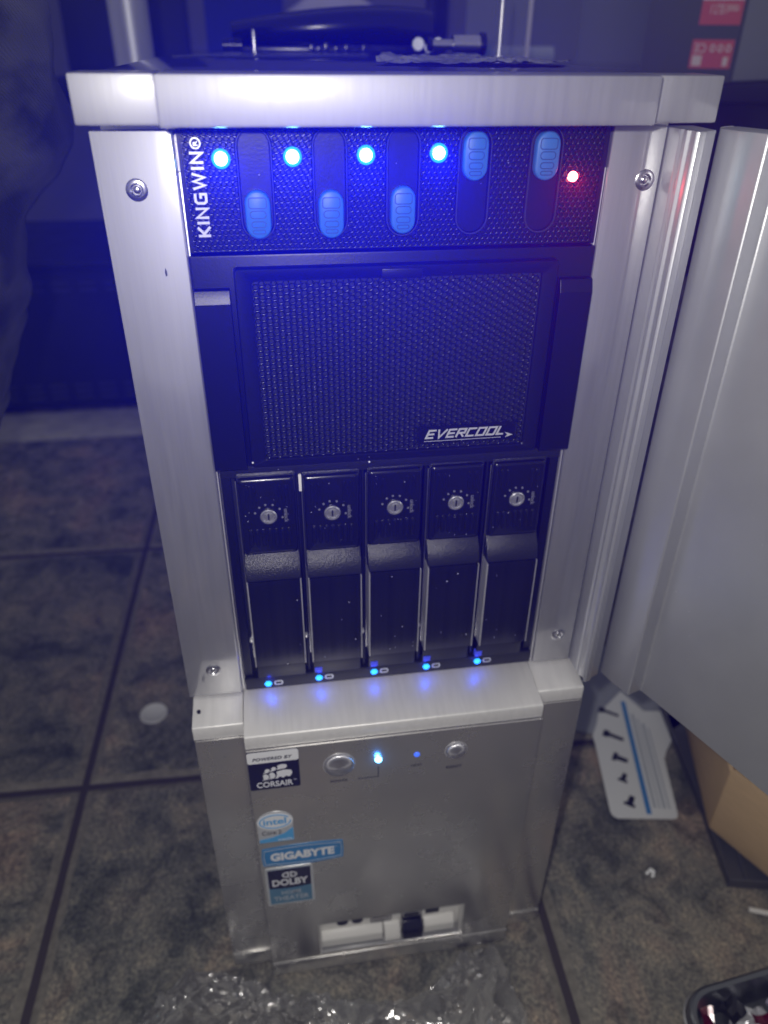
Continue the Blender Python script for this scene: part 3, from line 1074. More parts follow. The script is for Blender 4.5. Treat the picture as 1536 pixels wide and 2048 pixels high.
# long blue badge
pts = []
for t in range(0, 11):
    u = t / 10
    pts.append((-72.6 + 43.0 * u, -104.0 - 1.8 * math.sin(math.pi * u) + 0.6))
pts += [(-29.2, -96), (-29.6, -88.9)]
for t in range(10, -1, -1):
    u = t / 10
    pts.append((-72.6 + 43.0 * u, -88.9 + 1.3 * math.sin(math.pi * u)))
pts += [(-73.2, -96)]
s = sticker(pts, 'sticker_blue', 'long blue badge with white lettering')
cx, cz = -51.2, -96.2
part(MB().stroke([(cx + (x - cx) * 0.95, cz + (z - cz) * 0.80) for x, z in pts], 0.35, YS - 0.36, True), 'border_line', 'sticker_silver', s, smooth=False)
text_on('lettering', 'GIGABYTE', -68.6, -34.2, -99.8, -93.0, YS - 0.36, 'sticker_white', s, 0.05)
text_on('lettering', 'TM', -33.8, -32.4, -94.0, -93.0, YS - 0.36, 'sticker_silver', s)

# square sound badge
s = sticker(rr(-72.6, -46.4, -141.0, -106.4, 1.2), 'sticker_silver', 'square badge, black above and teal below, in a silver border')
part(MB().slab(rr(-71.2, -47.8, -139.6, -107.8, 0.6), YS - 0.44, YS - 0.36), 'teal_field', 'sticker_teal', s, smooth=False)
q = [(-71.2, -107.8)] + [(-71.2 + 23.4 * k / 8, -124.6 - 1.1 * math.sin(math.pi * k / 8)) for k in range(9)] + [(-47.8, -107.8)]
part(MB().slab(q, YS - 0.5, YS - 0.45), 'black_field', 'navy_sticker', s, smooth=False)
m = MB()
for sgn in (-1, 1):
    c = -59.4
    arc = [(c + sgn * (0.75 + 3.0 * math.cos(R(a))), -113.2 + 2.1 * math.sin(R(a))) for a in range(-80, 81, 20)]
    arc = [(c + sgn * 0.75, -115.3)] + arc + [(c + sgn * 0.75, -111.1)]
    m.stroke(arc, 0.8, YS - 0.5, True)
part(m, 'sound_symbol', 'white_print', s, smooth=False)
text_on('lettering', 'DOLBY', -69.2, -49.6, -122.8, -116.8, YS - 0.5, 'white_print', s, 0.03)
text_on('lettering', 'HOME', -64.6, -53.6, -131.4, -128.0, YS - 0.44, 'sticker_silver', s, 0.01)
text_on('lettering', 'THEATER', -69.2, -49.6, -137.0, -133.0, YS - 0.44, 'sticker_silver', s, 0.01)

# --------------------------------------------- front ports in their white recess
rec = MB()
rec.box(-45.2, 43.0, -20.4, -19.4, -199.3, -168.2)
rec.box(-45.3, -44.3, -25.1, -20.5, -199.3, -168.2)
rec.box(42.0, 43.1, -25.1, -20.5, -199.3, -168.2)
PR = part(rec, 'port_recess', 'white_plastic', T)
part(MB().box(-44.2, 41.9, -27.3, -20.5, -202.8, -199.2), 'recess_sill', 'alu_brushed', PR, bevel=0.4)
fl_p = [(-20.5, -186.6), (-21.6, -186.9), (-24.4, -189.4), (-25.2, -190.6), (-25.2, -197.4), (-24.4, -198.6), (-20.5, -198.8)]
for a, b in ((-44.1, -6.4), (19.4, 38.6)):
    part(MB().prof_x(fl_p, a, b), 'flap', 'white_plastic', PR, bevel=0.5)
part(MB().prof_x([(-20.5, -186.0), (-22.4, -186.6), (-25.6, -190.4), (-27.2, -196.4), (-26.6, -198.9), (-20.5, -198.9)], -5.4, 4.6), 'release_lever', 'white_plastic', PR, bevel=0.9)
part(MB().prof_x([(-20.5, -184.4), (-23.6, -185.2), (-26.8, -189.6), (-27.4, -197.8), (-20.5, -198.9)], 6.0, 18.2), 'plug_cap', 'navy_sticker', PR, bevel=0.5)
for x in (-30.8, -21.6):
    part(MB().lathe_y(x, -180.8, [(3.5, -20.3), (3.5, -20.9), (2.4, -21.0), (2.3, -20.6)], 20), 'audio_jack', 'dark_print', PR)
for x0, x1 in ((-13.8, -0.4), (5.6, 18.4)):
    f_ = MB()
    f_.ring([[(x, y, z) for x, z in rr(x0 + i, x1 - i, -185.4 + i, -177.6 - i, 0.5, 2)] for i, y in ((0, -20.3), (0, -21.3), (0.9, -21.3), (0.9, -20.6))])
    f_.box(x0 + 1.6, x1 - 1.6, -21.1, -20.6, -183.6, -180.6)
    part(f_, 'usb_port', 'steel', PR)
part(MB().box(20.8, 29.4, -21.2, -20.3, -184.0, -178.6), 'firewire_port', 'dark_print', PR, bevel=0.4)

# dust specks on the black fronts and the door
random.seed(5)
m = MB()


def speck(c, nrm, r):
    c, nrm = Vector(c), Vector(nrm).normalized()
    u_ = nrm.orthogonal().normalized()
    v_ = nrm.cross(u_)
    m.add([tuple(c + nrm * 0.12 + u_ * r * math.cos(q * 1.2566) * random.uniform(.5, 1.3) + v_ * r * math.sin(q * 1.2566) * random.uniform(.5, 1.3)) for q in range(5)], [(0, 1, 2, 3, 4)])


for k in range(26):
    i = random.randrange(5)
    speck((TX[i] + random.uniform(-10, 10), -6.6, random.choice((random.uniform(22, 34), random.uniform(22, 70)))), (0, -1, 0), random.uniform(0.12, 0.30))
for k in range(34):
    i = random.randrange(5)
    speck((TX[i] + random.uniform(-10, 10), -2.6, random.uniform(85, 120)), (0, -1, 0), random.uniform(0.08, 0.2))
for k in range(40):
    speck((random.uniform(-72, 72), -6.3 if random.random() < .5 else -0.1, random.uniform(128, 250)), (0, -1, 0), random.uniform(0.08, 0.2))
for k in range(60):
    q = dn(random.uniform(24, 110), -7.9)
    speck((q[0], q[1], random.uniform(2, 250)), (n[0], n[1], 0), random.uniform(0.12, 0.3))
o = part(m, 'dust', 'white_print', T, smooth=False, fix=False)
o['kind'] = 'stuff'

# ------------------------------------------------------------------ things lying on top of the tower
TZ = 266.7
b0 = (6, 360, TZ)
t = empty('rounded_housing', b0, 'glossy black rounded plastic housing lying on the tower top', 'housing')
m = MB()
loops = []
for k in range(13):
    u = k / 12
    hgt = 6 + 25 * (0.55 + 0.45 * u) * math.sin(math.pi * min(1, 0.10 + 0.62 * u + 0.08)) ** 0.55
    wid = 34 * (math.sin(math.pi * (0.04 + 0.92 * u))) ** 0.45
    x = -66 + 142 * u
    lp_ = []
    for q in range(20):
        a = 2 * math.pi * q / 20
        c, s_ = math.cos(a), math.sin(a)
        lp_.append((x, math.copysign(abs(c) ** 0.7, c) * wid, 3.2 + hgt / 2 + math.copysign(abs(s_) ** 0.6, s_) * hgt / 2 * 0.92))
    loops.append(lp_)
m.ring(loops, 0, True, True)


def sub(mb, name, mats, parent, **k):
    return mb.build(name, mats, parent, origin=(0, 0, 0), loc=(0, 0, 0), **k)


hb = sub(m, 'shell', 'glossy_housing', t, angle=50)
for k in range(6):
    sub(MB().rod((-72 + k * 2.2, -22, 4.4), (-70.6 + k * 2.2, -22, 4.4), 4.2), 'threaded_ring', 'glossy_housing', t)
for x in (-14, -9, -4, 3, 10, 22):
    sub(MB().box(x, x + 3.2, -37.2, -33.5, 1.2, 4.6 + (x % 3)), 'grip_lug', 'glossy_housing', t, bevel=0.4)
for x, z, r in ((62, 6, 4), (70, 4, 3.2), (76, 7, 3.0)):
    sub(MB().rod((x, -30, z), (x + 3, -20, z), r, r * .8), 'metal_fitting', 'tin_grey', t)
sub(MB().box(-60, 70, -20, 20, 0, 4.0), 'base_plate', 'glossy_housing', t, bevel=1)

tag(MB().lathe_z(-45, 330, [(1.3, TZ), (1.3, TZ + 10), (1.0, TZ + 13.2), (0.3, TZ + 13.6)], 12).build('metal_pin', 'steel', origin=(-45, 330, TZ)), 'short steel pin standing on the tower top before the black housing', 'pin')
m = MB().lathe_z(97, 228, [(2.4, TZ), (2.4, TZ + 1.0), (1.0, TZ + 1.3), (1.1, TZ + 25), (0.9, TZ + 31), (0.2, TZ + 31.5)], 12)
tag(m.build('long_screw', 'alu_bright', origin=(97, 228, TZ)), 'tall thin bright screw standing upright on the tower top', 'screw')
t = empty('lock_barrel', (80, 268, TZ), 'steel lock barrel with dark cap lying on the tower top', 'lock')
sub(MB().rod((-2, 0, 6.6), (15, 0, 6.6), 5.0, 5.2, 20), 'barrel', 'steel', t)
sub(MB().rod((15.2, 0, 6.6), (19, 0, 6.6), 6.5, 6.5, 20), 'cap', 'glossy_housing', t, bevel=0.6)
sub(MB().rod((-15, 0, 6.2), (-2.1, 0, 6.2), 2.8, 3.0, 16), 'stem', 'steel', t)
sub(MB().rod((-18, 0, 6.2), (-15.1, 0, 6.2), 3.8, 3.8, 16), 'stem_nut', 'glossy_housing', t)
m = MB()
vs = [(-88, 190, 0), (20, 235, 0), (30, 300, 0), (-60, 290, 0)]
m.add([(x, y, z + TZ + 0.15) for x, y, z in vs] + [(x, y, z + TZ + 0.9) for x, y, z in vs], [(3, 2, 1, 0), (4, 5, 6, 7), (0, 1, 5, 4), (1, 2, 6, 5), (2, 3, 7, 6), (3, 0, 4, 7)])
tag(m.build('plastic_sheet', 'bag_film', origin=(-30, 250, TZ)), 'thin stiff clear plastic sheet lying on the tower top', 'sheet')


def crumple(name, mt, outline, base, amp, cell, lift, seed, ridge=1.0, flat=0.0, wl=26.0):
    """a crumpled sheet: a grid clipped to an outline, raised in sharp facets and creases"""
    xs = [p[0] for p in outline]
    ys = [p[1] for p in outline]
    nx = int((max(xs) - min(xs)) / cell) + 1
    ny = int((max(ys) - min(ys)) / cell) + 1

    def inside(x, y):
        c = False
        for i in range(len(outline)):
            x1, y1 = outline[i]
            x2, y2 = outline[i - 1]
            if (y1 > y) != (y2 > y) and x < (x2 - x1) * (y - y1) / (y2 - y1) + x1:
                c = not c
        return c

    m = MB()
    ids = {}
    for j in range(ny + 1):
        for i in range(nx + 1):
            x = min(xs) + i * cell
            y = min(ys) + j * cell
            v = Vector((x / wl, y / wl, seed))
            a = abs(noise.noise(v * 1.0 + Vector((noise.noise(v * 2.1) * 1.1, noise.noise(v * 1.9 + Vector((5, 5, 5))) * 1.1, 0))))
            b_ = abs(noise.noise(v * 3.1 + Vector((3, 1, 0))))
            c_ = abs(noise.noise(v * 7.5 + Vector((1, 4, 2))))
            e = max(0.0, noise.noise(v * 0.55 + Vector((9, 2, 4))) + 0.35 - flat)
            z = lift + amp * (0.25 + e * 1.6) * ((1 - a) ** 3 * 0.7 + (1 - b_) ** 4 * 0.42 + (1 - c_) ** 4 * 0.20 * ridge)
            ids[i, j] = len(m.v)
            m.v.append((x + noise.noise(v * 4) * cell * 0.5, y + noise.noise(v * 4 + Vector((7, 7, 7))) * cell * 0.5, base[2] + max(0.2, z)))
    for j in range(ny):
        for i in range(nx):
            if inside(min(xs) + (i + .5) * cell, min(ys) + (j + .5) * cell):
                m.quad((ids[i, j], ids[i + 1, j], ids[i + 1, j + 1], ids[i, j + 1]))
    return m.build(name, mt, origin=base, fix=False, angle=25)


o = crumple('zip_bag', 'bag_film', [(2, 82), (20, 74), (50, 70), (82, 78), (97, 110), (92, 160), (60, 175), (20, 150)], (50, 110, TZ), 2.4, 1.5, 0.5, 3.3)
tag(o, 'small crumpled clear plastic bag lying on the tower top', 'bag')

# ------------------------------------------------------------------ floor clutter
# clear film before the tower: long creases thrown at random, a fan of them at the left, a raised fold at the right
random.seed(11)
folds = []
for k in range(150):
    cx_, cy_ = random.uniform(-190, 75), random.uniform(-140, -18)
    folds.append((cx_, cy_, random.uniform(0, math.pi), random.uniform(12, 46), random.uniform(1.6, 6.0), random.uniform(1.0, 6.5)))
for k in range(26):
    a = R(-170 + 165 * k / 25)
    folds.append((-84 + 30 * math.cos(a), -40 + 30 * math.sin(a), a, random.uniform(24, 40), random.uniform(2.0, 3.6), random.uniform(4, 9)))
folds += [(50, -58, R(58), 46, 9, 20), (66, -62, R(96), 46, 6, 17), (20, -56, R(8), 30, 7, 12), (-30, -52, R(-12), 40, 7, 10), (-130, -40, R(35), 34, 6, 10)]


def film_h(x, y):
    z = 0.0
    for fx, fy, a, ln, wd, hg in folds:
        dx, dy = x - fx, y - fy
        if abs(dx) > 60 or abs(dy) > 60:
            continue
        u_, v_ = dx * math.cos(a) + dy * math.sin(a), -dx * math.sin(a) + dy * math.cos(a)
        v_ += 2.0 * math.sin(u_ * 0.13 + fx)
        e = (1 - abs(u_) / ln) * (1 - abs(v_) / wd)
        if abs(u_) < ln and abs(v_) < wd:
            z = max(z, hg * min(1, e * 1.15) * (1 - abs(u_) / ln) ** 0.3)
    v = Vector((x / 9, y / 9, 2.2))
    return z + 1.6 * (1 - abs(noise.noise(v))) ** 3 + 3.5 * max(0, noise.noise(v * 0.22))


film_out = [(-150, -34), (-128, -14), (-96, -24), (-84, -30), (-58, -42), (-20, -50), (10, -52), (26, -44), (44, -31), (66, -28), (72, -60), (74, -150), (-200, -150), (-186, -90)]


def in_poly(pts, x, y):
    c = False
    for i in range(len(pts)):
        x1, y1 = pts[i]
        x2, y2 = pts[i - 1]
        if (y1 > y) != (y2 > y) and x < (x2 - x1) * (y - y1) / (y2 - y1) + x1:
            c = not c
    return c


m = MB()
ids = {}
cell = 1.15
for j in range(int(140 / cell)):
    for i in range(int(280 / cell)):
        x, y = -202 + i * cell, -150 + j * cell
        ids[i, j] = len(m.v)
        m.v.append((x + 3 * noise.noise(Vector((x / 7, y / 7, 1))), y + 3 * noise.noise(Vector((x / 7, y / 7, 5))), -FZ + 0.5 + film_h(x, y)))
for (i, j) in list(ids):
    if (i + 1, j + 1) in ids and in_poly(film_out, -202 + (i + .5) * cell, -150 + (j + .5) * cell):
        m.quad((ids[i, j], ids[i + 1, j], ids[i + 1, j + 1], ids[i, j + 1]))
bmf = m.mesh('plastic_film', 'film', (-30, -80, -FZ), fix=False, angle=50)
bm = bmesh.new()
bm.from_mesh(bmf)
bmesh.ops.delete(bm, geom=[v for v in bm.verts if not v.link_faces], context='VERTS')
bm.to_mesh(bmf)
bm.free()
o = place('plastic_film', bmf, None, P(-30, -80, -FZ))
tag(o, 'crumpled clear plastic film on the tiles before the tower', 'plastic film')

tag(MB().lathe_z(-172, 207, [(11.2, -FZ), (11.6, -FZ + 0.5), (11.4, -FZ + 1.5), (10.6, -FZ + 1.8), (10.2, -FZ + 1.5), (0.4, -FZ + 1.5)], 40).build('coin', 'coin_pale', origin=(-172, 207, -FZ)), 'pale round coin lying on the tiles left of the tower', 'coin')
m = MB()
for k in range(5):
    a = random.uniform(0, 6.28)
    x, y = 189 + 2.2 * math.cos(a), 4 + 2.2 * math.sin(a)
    m.add([(x, y, -FZ + .2), (x + 2.0, y + .7, -FZ + 1.4), (x + .9, y + 2.3, -FZ + 2.0), (x - .8, y + 1.4, -FZ + .7)], [(0, 1, 2, 3)])
tag(m.build('paper_scrap', 'sticker_white', origin=(189, 4, -FZ), smooth=False, fix=False), 'tiny white scrap on the tiles right of the tower', 'scrap')

# grey plastic sheet under the card
t = MB()
t.prof_z([(176, 210), (170, 140), (205, 128), (252, 118), (300, 140), (300, 220), (240, 235)], -FZ + 0.3, -FZ + 2.2)
tag(t.build('grey_sleeve', 'grey_carton_side', origin=(230, 170, -FZ), bevel=0.5), 'flat grey-blue plastic sleeve on the floor under the white card', 'sleeve')

# white card with printed hardware outlines
cb = (215, 100, -FZ + 2.4)
t = empty('hardware_card', cb, 'white die-cut card with five black screw pictures and a blue stripe', 'card')
out = [(239.8, 172.5), (209.0, 149.5), (204, 140), (195.2, 127.4), (193.8, 118), (180.5, 55.9), (180.8, 52), (184.0, 49.0), (224.5, 42.6), (228.4, 42.9), (230.4, 46.4), (244.0, 96.2), (250, 104), (258.9, 113.2), (264.2, 145.0), (249.9, 147.0)]
m = MB().prof_z([(x - cb[0], y - cb[1]) for x, y in out], 0.0, 0.7)
sub(m, 'card_sheet', 'card_white', t, smooth=False)


def flat(pts, z0, z1):
    return MB().prof_z([(x - cb[0], y - cb[1]) for x, y in pts], z0, z1)


ax, ay = Vector((236.3, 160.2)), Vector((208.8, 48.9))
dv = (ay - ax).normalized()
nv = Vector((-dv.y, dv.x))
sub(flat([tuple(ax + nv * 1.9), tuple(ax - nv * 1.9), tuple(ay - nv * 1.9), tuple(ay + nv * 1.9)], 0.72, 0.86), 'blue_stripe', 'card_stripe', t, smooth=False)
for k, (x, y, ln, wd) in enumerate(((218.9, 150.1, 17, 5), (212.2, 124.4, 17, 6), (208.4, 101.4, 12, 7), (203.4, 83.3, 9, 6), (199.7, 61.8, 10, 7))):
    c = Vector((x, y))
    e = Vector((0.80, -0.60)) if k < 3 else Vector((0.62, 0.78))
    f = Vector((-e.y, e.x))
    pts = [c - e * ln / 2 + f * wd * .62, c - e * ln * .22 + f * wd * .62, c - e * ln * .22 + f * wd * .34, c + e * ln / 2 + f * wd * .30, c + e * ln / 2 - f * wd * .30, c - e * ln * .22 - f * wd * .34, c - e * ln * .22 - f * wd * .62, c - e * ln / 2 - f * wd * .62]
    sub(flat([tuple(q) for q in pts][::-1], 0.72, 0.86), 'screw_picture', 'ink', t, smooth=False)
for k in range(4):
    a_ = ax - nv * 0 + dv * 4
    off = (-1) * (5.5 + k * 3.6)
    p0, p1 = ax - nv * off + dv * (14 + 5 * k), ay - nv * off - dv * 6
    q = nv * (0.6 if k % 2 else 1.1)
    sub(flat([tuple(p0 + q), tuple(p0 - q), tuple(p1 - q), tuple(p1 + q)], 0.72, 0.80), 'print_line', 'card_grey', t, smooth=False)

# grey plastic tray and the cardboard box standing in it
tb = (265, 20, -FZ)
t = empty('plastic_tray', tb, 'dark grey plastic tray under the cardboard box', 'tray')
tp = [(238, -12), (300, -26), (335, 60), (330, 150), (266, 150), (249, 44)]
tp = [(x - tb[0], y - tb[1]) for x, y in tp]
ti = [(x * 0.93, y * 0.93) for x, y in tp]
sub(MB().prof_z(tp, 0.3, 2.2), 'tray_floor', 'grey_tray', t)
sub(MB().ring([[(x, y, 2.2) for x, y in tp], [(x * 1.02, y * 1.02, 9.6) for x, y in tp], [(x * .99, y * .99, 9.9) for x, y in tp], [(x, y, 2.3) for x, y in ti]]), 'tray_rim', 'grey_tray', t)
for a, b in (((-24, -28), (-15, 8)), ((-12, -32), (-4, 4))):
    sub(MB().rod((a[0], a[1], 3), (b[0], b[1], 6), 1.2), 'tray_rib', 'grey_tray', t)

cbx = (243.5, 27.5, -FZ + 10.2)
t = empty('cardboard_box', cbx, 'brown corrugated cardboard box partly hidden behind the open door', 'box')
fd = Vector((0.45, -0.89)).normalized()      # lit face runs toward the viewer
sd = Vector((0.30, 0.95)).normalized()        # shaded face runs back
A = Vector((0, 0))
B_ = A + fd * 130
D_ = A + sd * 105
C_ = B_ + (D_ - A) + Vector((30, 0))
hgt = 62
th = 3.0
for p0, p1, nm in ((A, B_, 0), (D_, A, 1), (B_, C_, 2), (C_, D_, 3)):
    e = (p1 - p0).normalized()
    nn = Vector((e.y, -e.x))
    if nn.dot(((A + C_) / 2) - (p0 + p1) / 2) < 0:
        nn = -nn
    q = [p0 + e * 0.05, p1 - e * 0.05, p1 - e * (th * .8) + nn * th, p0 + e * (th * .8) + nn * th]
    sub(MB().prof_z([tuple(x) for x in q], 0, hgt + (2 if nm == 0 else 0)), 'box_side', 'cardboard', t, bevel=0.6)
sub(MB().prof_z([tuple(x) for x in (A + Vector((4, 0)), B_ + Vector((3, 6)), C_ - Vector((4, 0)), D_ + Vector((4, -4)))], 0.1, 2.5), 'box_bottom', 'cardboard', t)

tag(MB().rod((243, -30, -FZ + 2.3), (300, -52, -FZ + 3.2), 1.8, 1.8, 12).build('white_rod', 'white_plastic', origin=(265, -40, -FZ)), 'thin white rod on the floor in front of the grey tray', 'rod')

# tin with foil scraps at the lower right corner
tb = (202, -114, -FZ)
t = empty('metal_tin', tb, 'grey rounded metal tin of foil scraps in the lower right corner', 'tin')


def tinloop(g_, z):
    pts = rr(-46 + g_, 46 - g_, -30 + g_, 30 - g_, 17 - g_ * .6, 8)
    c, s_ = math.cos(R(6)), math.sin(R(6))
    return [(x * c - y * s_, x * s_ + y * c, z) for x, y in pts]


sub(MB().ring([tinloop(2.5, 0.2), tinloop(1.2, 1.5), tinloop(1.4, 30), tinloop(-0.6, 33), tinloop(-1.0, 38), tinloop(-0.2, 40.6), tinloop(1.2, 41.2), tinloop(3.2, 40.2), tinloop(3.6, 36), tinloop(4.6, 12)], 0, True, True), 'tin_body', 'tin_grey', t)
sub(MB().ring([tinloop(-0.8, 31.0), tinloop(-1.7, 32.0), tinloop(-1.9, 33.4), tinloop(-1.1, 34.4)]), 'rolled_rim', 'alu_bright', t)
names = [('foil_maroon', 'maroon'), ('foil_white', 'white'), ('foil_dark', 'black'), ('foil_lilac', 'lilac')]
random.seed(21)
k = 0
for j in range(5):
    for i in range(7):
        x, y = -29 + i * 9.8 + random.uniform(-3, 3), -17 + j * 8.2 + random.uniform(-2, 2)
        a = random.uniform(0, 3.1)
        mt, nm = names[[1, 0, 3, 0, 1, 2, 0, 1, 3][(i * 2 + j * 3) % 9]]
        wv, hv = random.uniform(5, 8), random.uniform(3.5, 6)
        m = MB()
        z = 13 + k % 5 * 3.0 + (i % 3)
        c, s_ = math.cos(a), math.sin(a)
        g_ = [[0] * 4 for _ in range(4)]
        for p_ in range(4):
            for q_ in range(4):
                lx, ly = (p_ / 1.5 - 1) * wv, (q_ / 1.5 - 1) * hv
                g_[p_][q_] = len(m.v)
                m.v.append((lx * c - ly * s_, lx * s_ + ly * c, random.uniform(0, 6)))
        for p_ in range(3):
            for q_ in range(3):
                m.quad((g_[p_][q_], g_[p_ + 1][q_], g_[p_ + 1][q_ + 1], g_[p_][q_ + 1]))
        o = m.build('foil_scrap', mt, origin=(0, 0, 0), loc=P(tb[0] + x, tb[1] + y, tb[2] + z), smooth=False, fix=False)
        tag(o, 'crumpled %s foil scrap lying in the grey tin' % nm, 'foil scrap', '%s foil scraps in the tin' % nm)
        k += 1

# ------------------------------------------------------------------ background things
# garment at the left edge
bs = (-330, 170, -FZ)
m = MB()
prof = [(-FZ + 1, -345, 60), (-150, -330, 58), (-60, -292, 60), (20, -246, 62), (90, -209, 62), (130, -190, 64), (166, -180, 66), (195, -170, 66), (225, -146, 64), (250, -140, 60), (270, -139, 56), (289, -143, 52), (320, -152, 50), (380, -170, 48)]
loops = []
nn_ = 72


def gprof(z):
    for (za, xa, wa), (zb, xb, wb) in zip(prof, prof[1:]):
        if za <= z <= zb:
            f_ = (z - za) / (zb - za)
            return xa + (xb - xa) * f_, wa + (wb - wa) * f_
    return prof[-1][1], prof[-1][2]


for k in range(91):
    z = prof[0][0] + (prof[-1][0] - prof[0][0]) * k / 90
    xr, wd = gprof(z)
    cxm, rx = (xr - 470) / 2, (xr + 470) / 2
    lp_ = []
    for q in range(nn_):
        a = 2 * math.pi * q / nn_
        x, y = cxm + rx * math.cos(a), 170 + wd * 1.2 * math.sin(a)
        v = Vector((x / 46 + z / 95, y / 60, z / 62 - x / 120))
        dsp = (1 - abs(noise.noise(v))) ** 2 * 34 + (1 - abs(noise.noise(v * 2.3 + Vector((4, 1, 7))))) ** 3 * 14 - 30
        edge = 0.35 if math.cos(a) > 0.93 else 1.0
        lp_.append((x + dsp * math.cos(a) * edge, y + dsp * math.sin(a), z))
    loops.append(lp_)
m.ring(loops, 0, True, True)
o = m.build('garment', 'dark_fabric', origin=bs, angle=80)
sm = o.modifiers.new('soft', 'SUBSURF')
sm.levels = sm.render_levels = 1
tag(o, 'dark woven garment hanging down at the left edge', 'garment')

tag(MB().rod((-146, 500, -FZ), (-146, 500, 900), 16.5, 16.5, 32).build('metal_post', 'post_metal', origin=(-146, 500, -FZ)), 'round grey metal post standing behind the tower', 'post')

cb = (-330, 1000, -FZ)
t = empty('dark_cabinet', cb, 'low black cabinet with rows of faint vents behind the tower', 'cabinet')
sub(MB().box(-420, 520, -138, 150, 8, 228), 'cabinet_body', 'dark_cabinet', t, bevel=3)
sub(MB().box(-418, 518, -150, -138.2, 218, 229), 'cabinet_edge', 'dark_cabinet', t, bevel=2)
for r_, z in enumerate((196, 186, 42, 32, 22)):
    for k in range(18):
        sub(MB().box(-380 + k * 36, -356 + k * 36, -140, -138.2, z, z + 4), 'vent_slot', 'cabinet_slot', t)
sub(MB().box(-400, 500, -120, 130, 0, 8), 'plinth', 'dark_cabinet', t)

# behind the tower: blue partition, pale sack, dark legs
tag(MB().prof_x([(-8, 0), (8, 0), (10, 560), (-6, 560)], -45, 60).build('blue_panel', 'blue_fabric', origin=(0, 0, 0), loc=P(-60, 960, -FZ), bevel=4), 'upright deep blue fabric panel behind the black housing', 'panel')
m = MB()
lps = []
for z, g_ in ((0, 8), (6, 0), (380, -4), (505, 0), (530, 16), (545, 40)):
    lps.append([(x + 3 * math.sin(z * .05 + q), y, z) for q, (x, y) in enumerate(rr(-80 + g_, 80 - g_, -45 + g_ * .5, 45 - g_ * .5, 12, 3))])
m.ring(lps, 0, True, True)
tag(m.build('paper_sack', 'pale_paper', origin=(0, 0, 0), loc=P(75, 1010, -FZ)), 'tall pale paper sack standing behind the black housing', 'sack')
for k, (x, y) in enumerate(((196, 900), (238, 1040))):
    o = MB().prof_z(rr(-9, 9, -9, 9, 2, 2), 0, 700).build('furniture_leg', 'dark_leg', origin=(0, 0, 0), loc=P(x, y, -FZ))
    tag(o, ('nearer' if k == 0 else 'farther') + ' of two dark upright furniture legs behind the tower', 'leg', 'dark furniture legs behind the tower')
t = empty('office_chair', (-260, 1250, -FZ), 'dark blurred chair standing against the wall behind the metal post', 'chair')
sub(MB().box(-110, 120, -60, 60, 400, 440), 'seat', 'dark_leg', t, bevel=12)
sub(MB().prof_x([(40, 440), (70, 440), (110, 760), (80, 760)], -100, 110), 'backrest', 'dark_leg', t, bevel=10)
sub(MB().rod((0, 0, 60), (0, 0, 400), 22), 'stem', 'dark_leg', t)
for a in range(5):
    sub(MB().rod((0, 0, 70), (170 * math.cos(a * 1.2566), 170 * math.sin(a * 1.2566), 14), 16, 10), 'leg', 'dark_leg', t)

# dark table at the right with carton, clear box and tube on it
tb = (420, 760, -FZ)
t = empty('dark_table', tb, 'dark low table behind the tower at the right', 'table')
sub(MB().box(-260, 420, -345, 360, 452, 466), 'table_top', 'dark_table', t, bevel=2)
for x in (-240, 400):
    for y in (-325, 340):
        sub(MB().box(x - 14, x + 14, y - 14, y + 14, 0, 451.8), 'leg', 'dark_table', t, bevel=1)
sub(MB().box(-240, 400, -332, -318, 300, 451.6), 'apron', 'dark_table', t)
TT = 244.3
cb = (378, 450, TT)
t = empty('printed_carton', cb, 'grey carton with two red printed labels on its corner', 'carton')
pA, pB, pC = Vector((0, 0)), Vector((-72, 34)), Vector((150, 90))
pD = pB + pC
sub(MB().prof_z([tuple(q) for q in (pA, pC, pD, pB)], 0, 190), 'carton_body', 'grey_carton', t, bevel=0.8)
sub(MB().prof_z([(0.9, -0.5), (150, 89.2), (150.4, 88.6), (1.0, -1.2)], 1.5, 189), 'carton_face', 'grey_carton_side', t)
eu = (pB - pA).normalized()
no_ = Vector((-eu.y, eu.x))
if no_.y > 0:
    no_ = -no_


def lab(s0, s1, z0, z1, lift_, nm, mt):
    q = [pA + eu * s0 + no_ * 0.15, pA + eu * s1 + no_ * 0.15, pA + eu * s1 + no_ * lift_, pA + eu * s0 + no_ * lift_]
    return sub(MB().prof_z([tuple(x) for x in q], z0, z1), nm, mt, t, smooth=False)


def lab_text(s_, s0, s1, z0, z1, lift_):
    me = text_mesh(s_, 0.01)
    xs = [v.co.x for v in me.vertices]
    ys = [v.co.y for v in me.vertices]
    for v in me.vertices:
        u = (v.co.x - min(xs)) / (max(xs) - min(xs))
        w_ = (v.co.y - min(ys)) / (max(ys) - min(ys))
        # printed upside down: reading starts at the corner side
        p_ = pA + eu * (s0 + (s1 - s0) * u) + no_ * (lift_ if v.co.z > 0 else lift_ - 0.2)
        v.co = Vector((p_.x / 1000, p_.y / 1000, (z1 - (z1 - z0) * w_) / 1000))
    me.materials.clear()
    me.materials.append(MATS['label_ink'])
    place('lettering', me, t, (0, 0, 0))


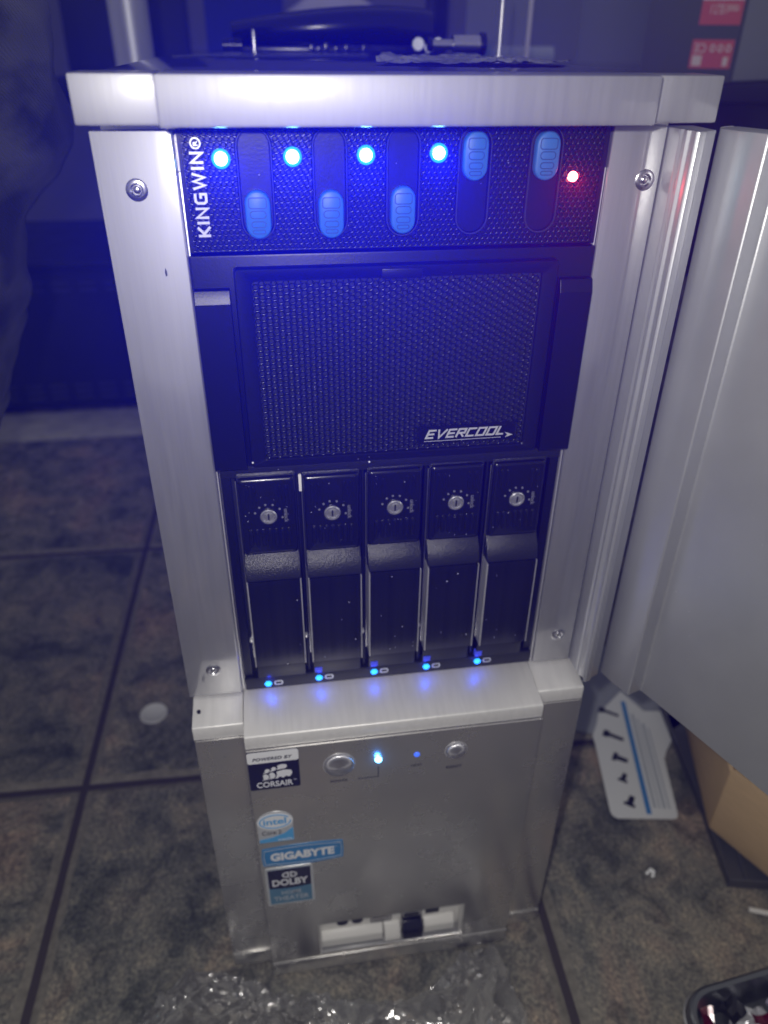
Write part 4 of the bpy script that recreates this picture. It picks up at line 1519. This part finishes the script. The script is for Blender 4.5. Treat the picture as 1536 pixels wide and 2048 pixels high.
lab(3, 38, 11, 33, 0.5, 'red_label', 'label_red')
lab(2, 36, 44, 62, 0.5, 'red_label', 'label_red')
lab(2, 36, 62.2, 70, 0.5, 'white_label', 'sticker_white')
lab_text('CE', 26, 36, 23, 30, 0.7)
m = MB()
for k in range(3):
    c = 20.5 - 6.6 * k
    ring_ = []
    for q in range(14):
        a = 2 * math.pi * q / 14
        ring_.append((c + 2.4 * math.cos(a), 26.5 + 3.0 * math.sin(a)))
    for q in range(14):
        a0, a1 = ring_[q], ring_[(q + 1) % 14]
        vs = []
        for (su, zz), sc_ in ((a0, 1), (a1, 1), (a1, 0.55), (a0, 0.55)):
            su = c + (su - c) * sc_
            zz = 26.5 + (zz - 26.5) * sc_
            p_ = pA + eu * su + no_ * 0.7
            vs.append((p_.x, p_.y, zz))
        m.add(vs, [(0, 1, 2, 3)])
sub(m, 'recycling_marks', 'label_ink', t, smooth=False, fix=False)
lab(28, 36, 13, 21, 0.7, 'white_square', 'label_ink')
lab(6, 10, 13, 20, 0.7, 'bin_symbol', 'label_ink')
lab_text('mod EL7.1', 6, 28, 52, 59, 0.7)

cb = (255, 560, TT)
t = empty('clear_box', cb, 'clear plastic box standing left of the grey carton', 'box', None, R(14))
for x0, x1, y0, y1 in ((-75, 62, -60, -58.6), (-75, 62, 58.6, 60), (-75, -73.6, -58.4, 58.4), (60.6, 62, -58.4, 58.4)):
    sub(MB().box(x0, x1, y0, y1, 1, 150), 'box_wall', 'clear_box', t)
for x in (-75.5, 62.5):
    sub(MB().rod((x, -60, 0.6), (x, -60, 150), 2.0), 'corner_edge', 'pale_paper', t)
sub(MB().box(-75, 62, -60, 60, 0, 0.9), 'box_floor', 'clear_box', t)
cb = (262, 780, TT)
t = empty('squeeze_tube', cb, 'white tube with a teal band lying behind the clear box', 'tube')
sub(MB().rod((-18, 0, 12.5), (60, -8, 12.5), 12, 12, 20), 'tube_body', 'tube_white', t, bevel=1)
sub(MB().rod((-28, 1, 12.5), (-18.2, 0, 12.5), 11.6, 12, 20), 'teal_band', 'tube_teal', t)
sub(MB().rod((-60, 4.3, 12), (-28.2, 1.1, 12), 11, 11.4, 20), 'tube_cap', 'tube_white', t, bevel=1)

# ------------------------------------------------------------------ added volume: blue lens glare built as air lit by the LEDs
HZ = MB().box(-2600, 2600, -1500, 2300, -1230, 1500).build('glare_haze', 'dark_void', fix=True, smooth=False)
HZ['kind'] = 'stuff'
hm = bpy.data.materials.new('glare_air')
hm.use_nodes = True
nt = hm.node_tree
nt.nodes.clear()
out = nt.nodes.new('ShaderNodeOutputMaterial')
pv = nt.nodes.new('ShaderNodeVolumePrincipled')
pv.inputs['Color'].default_value = (0.55, 0.64, 1.0, 1)
pv.inputs['Density'].default_value = 0.011
pv.inputs['Anisotropy'].default_value = 0.55
nt.links.new(pv.outputs[0], out.inputs['Volume'])
HZ.data.materials.clear()
HZ.data.materials.append(hm)
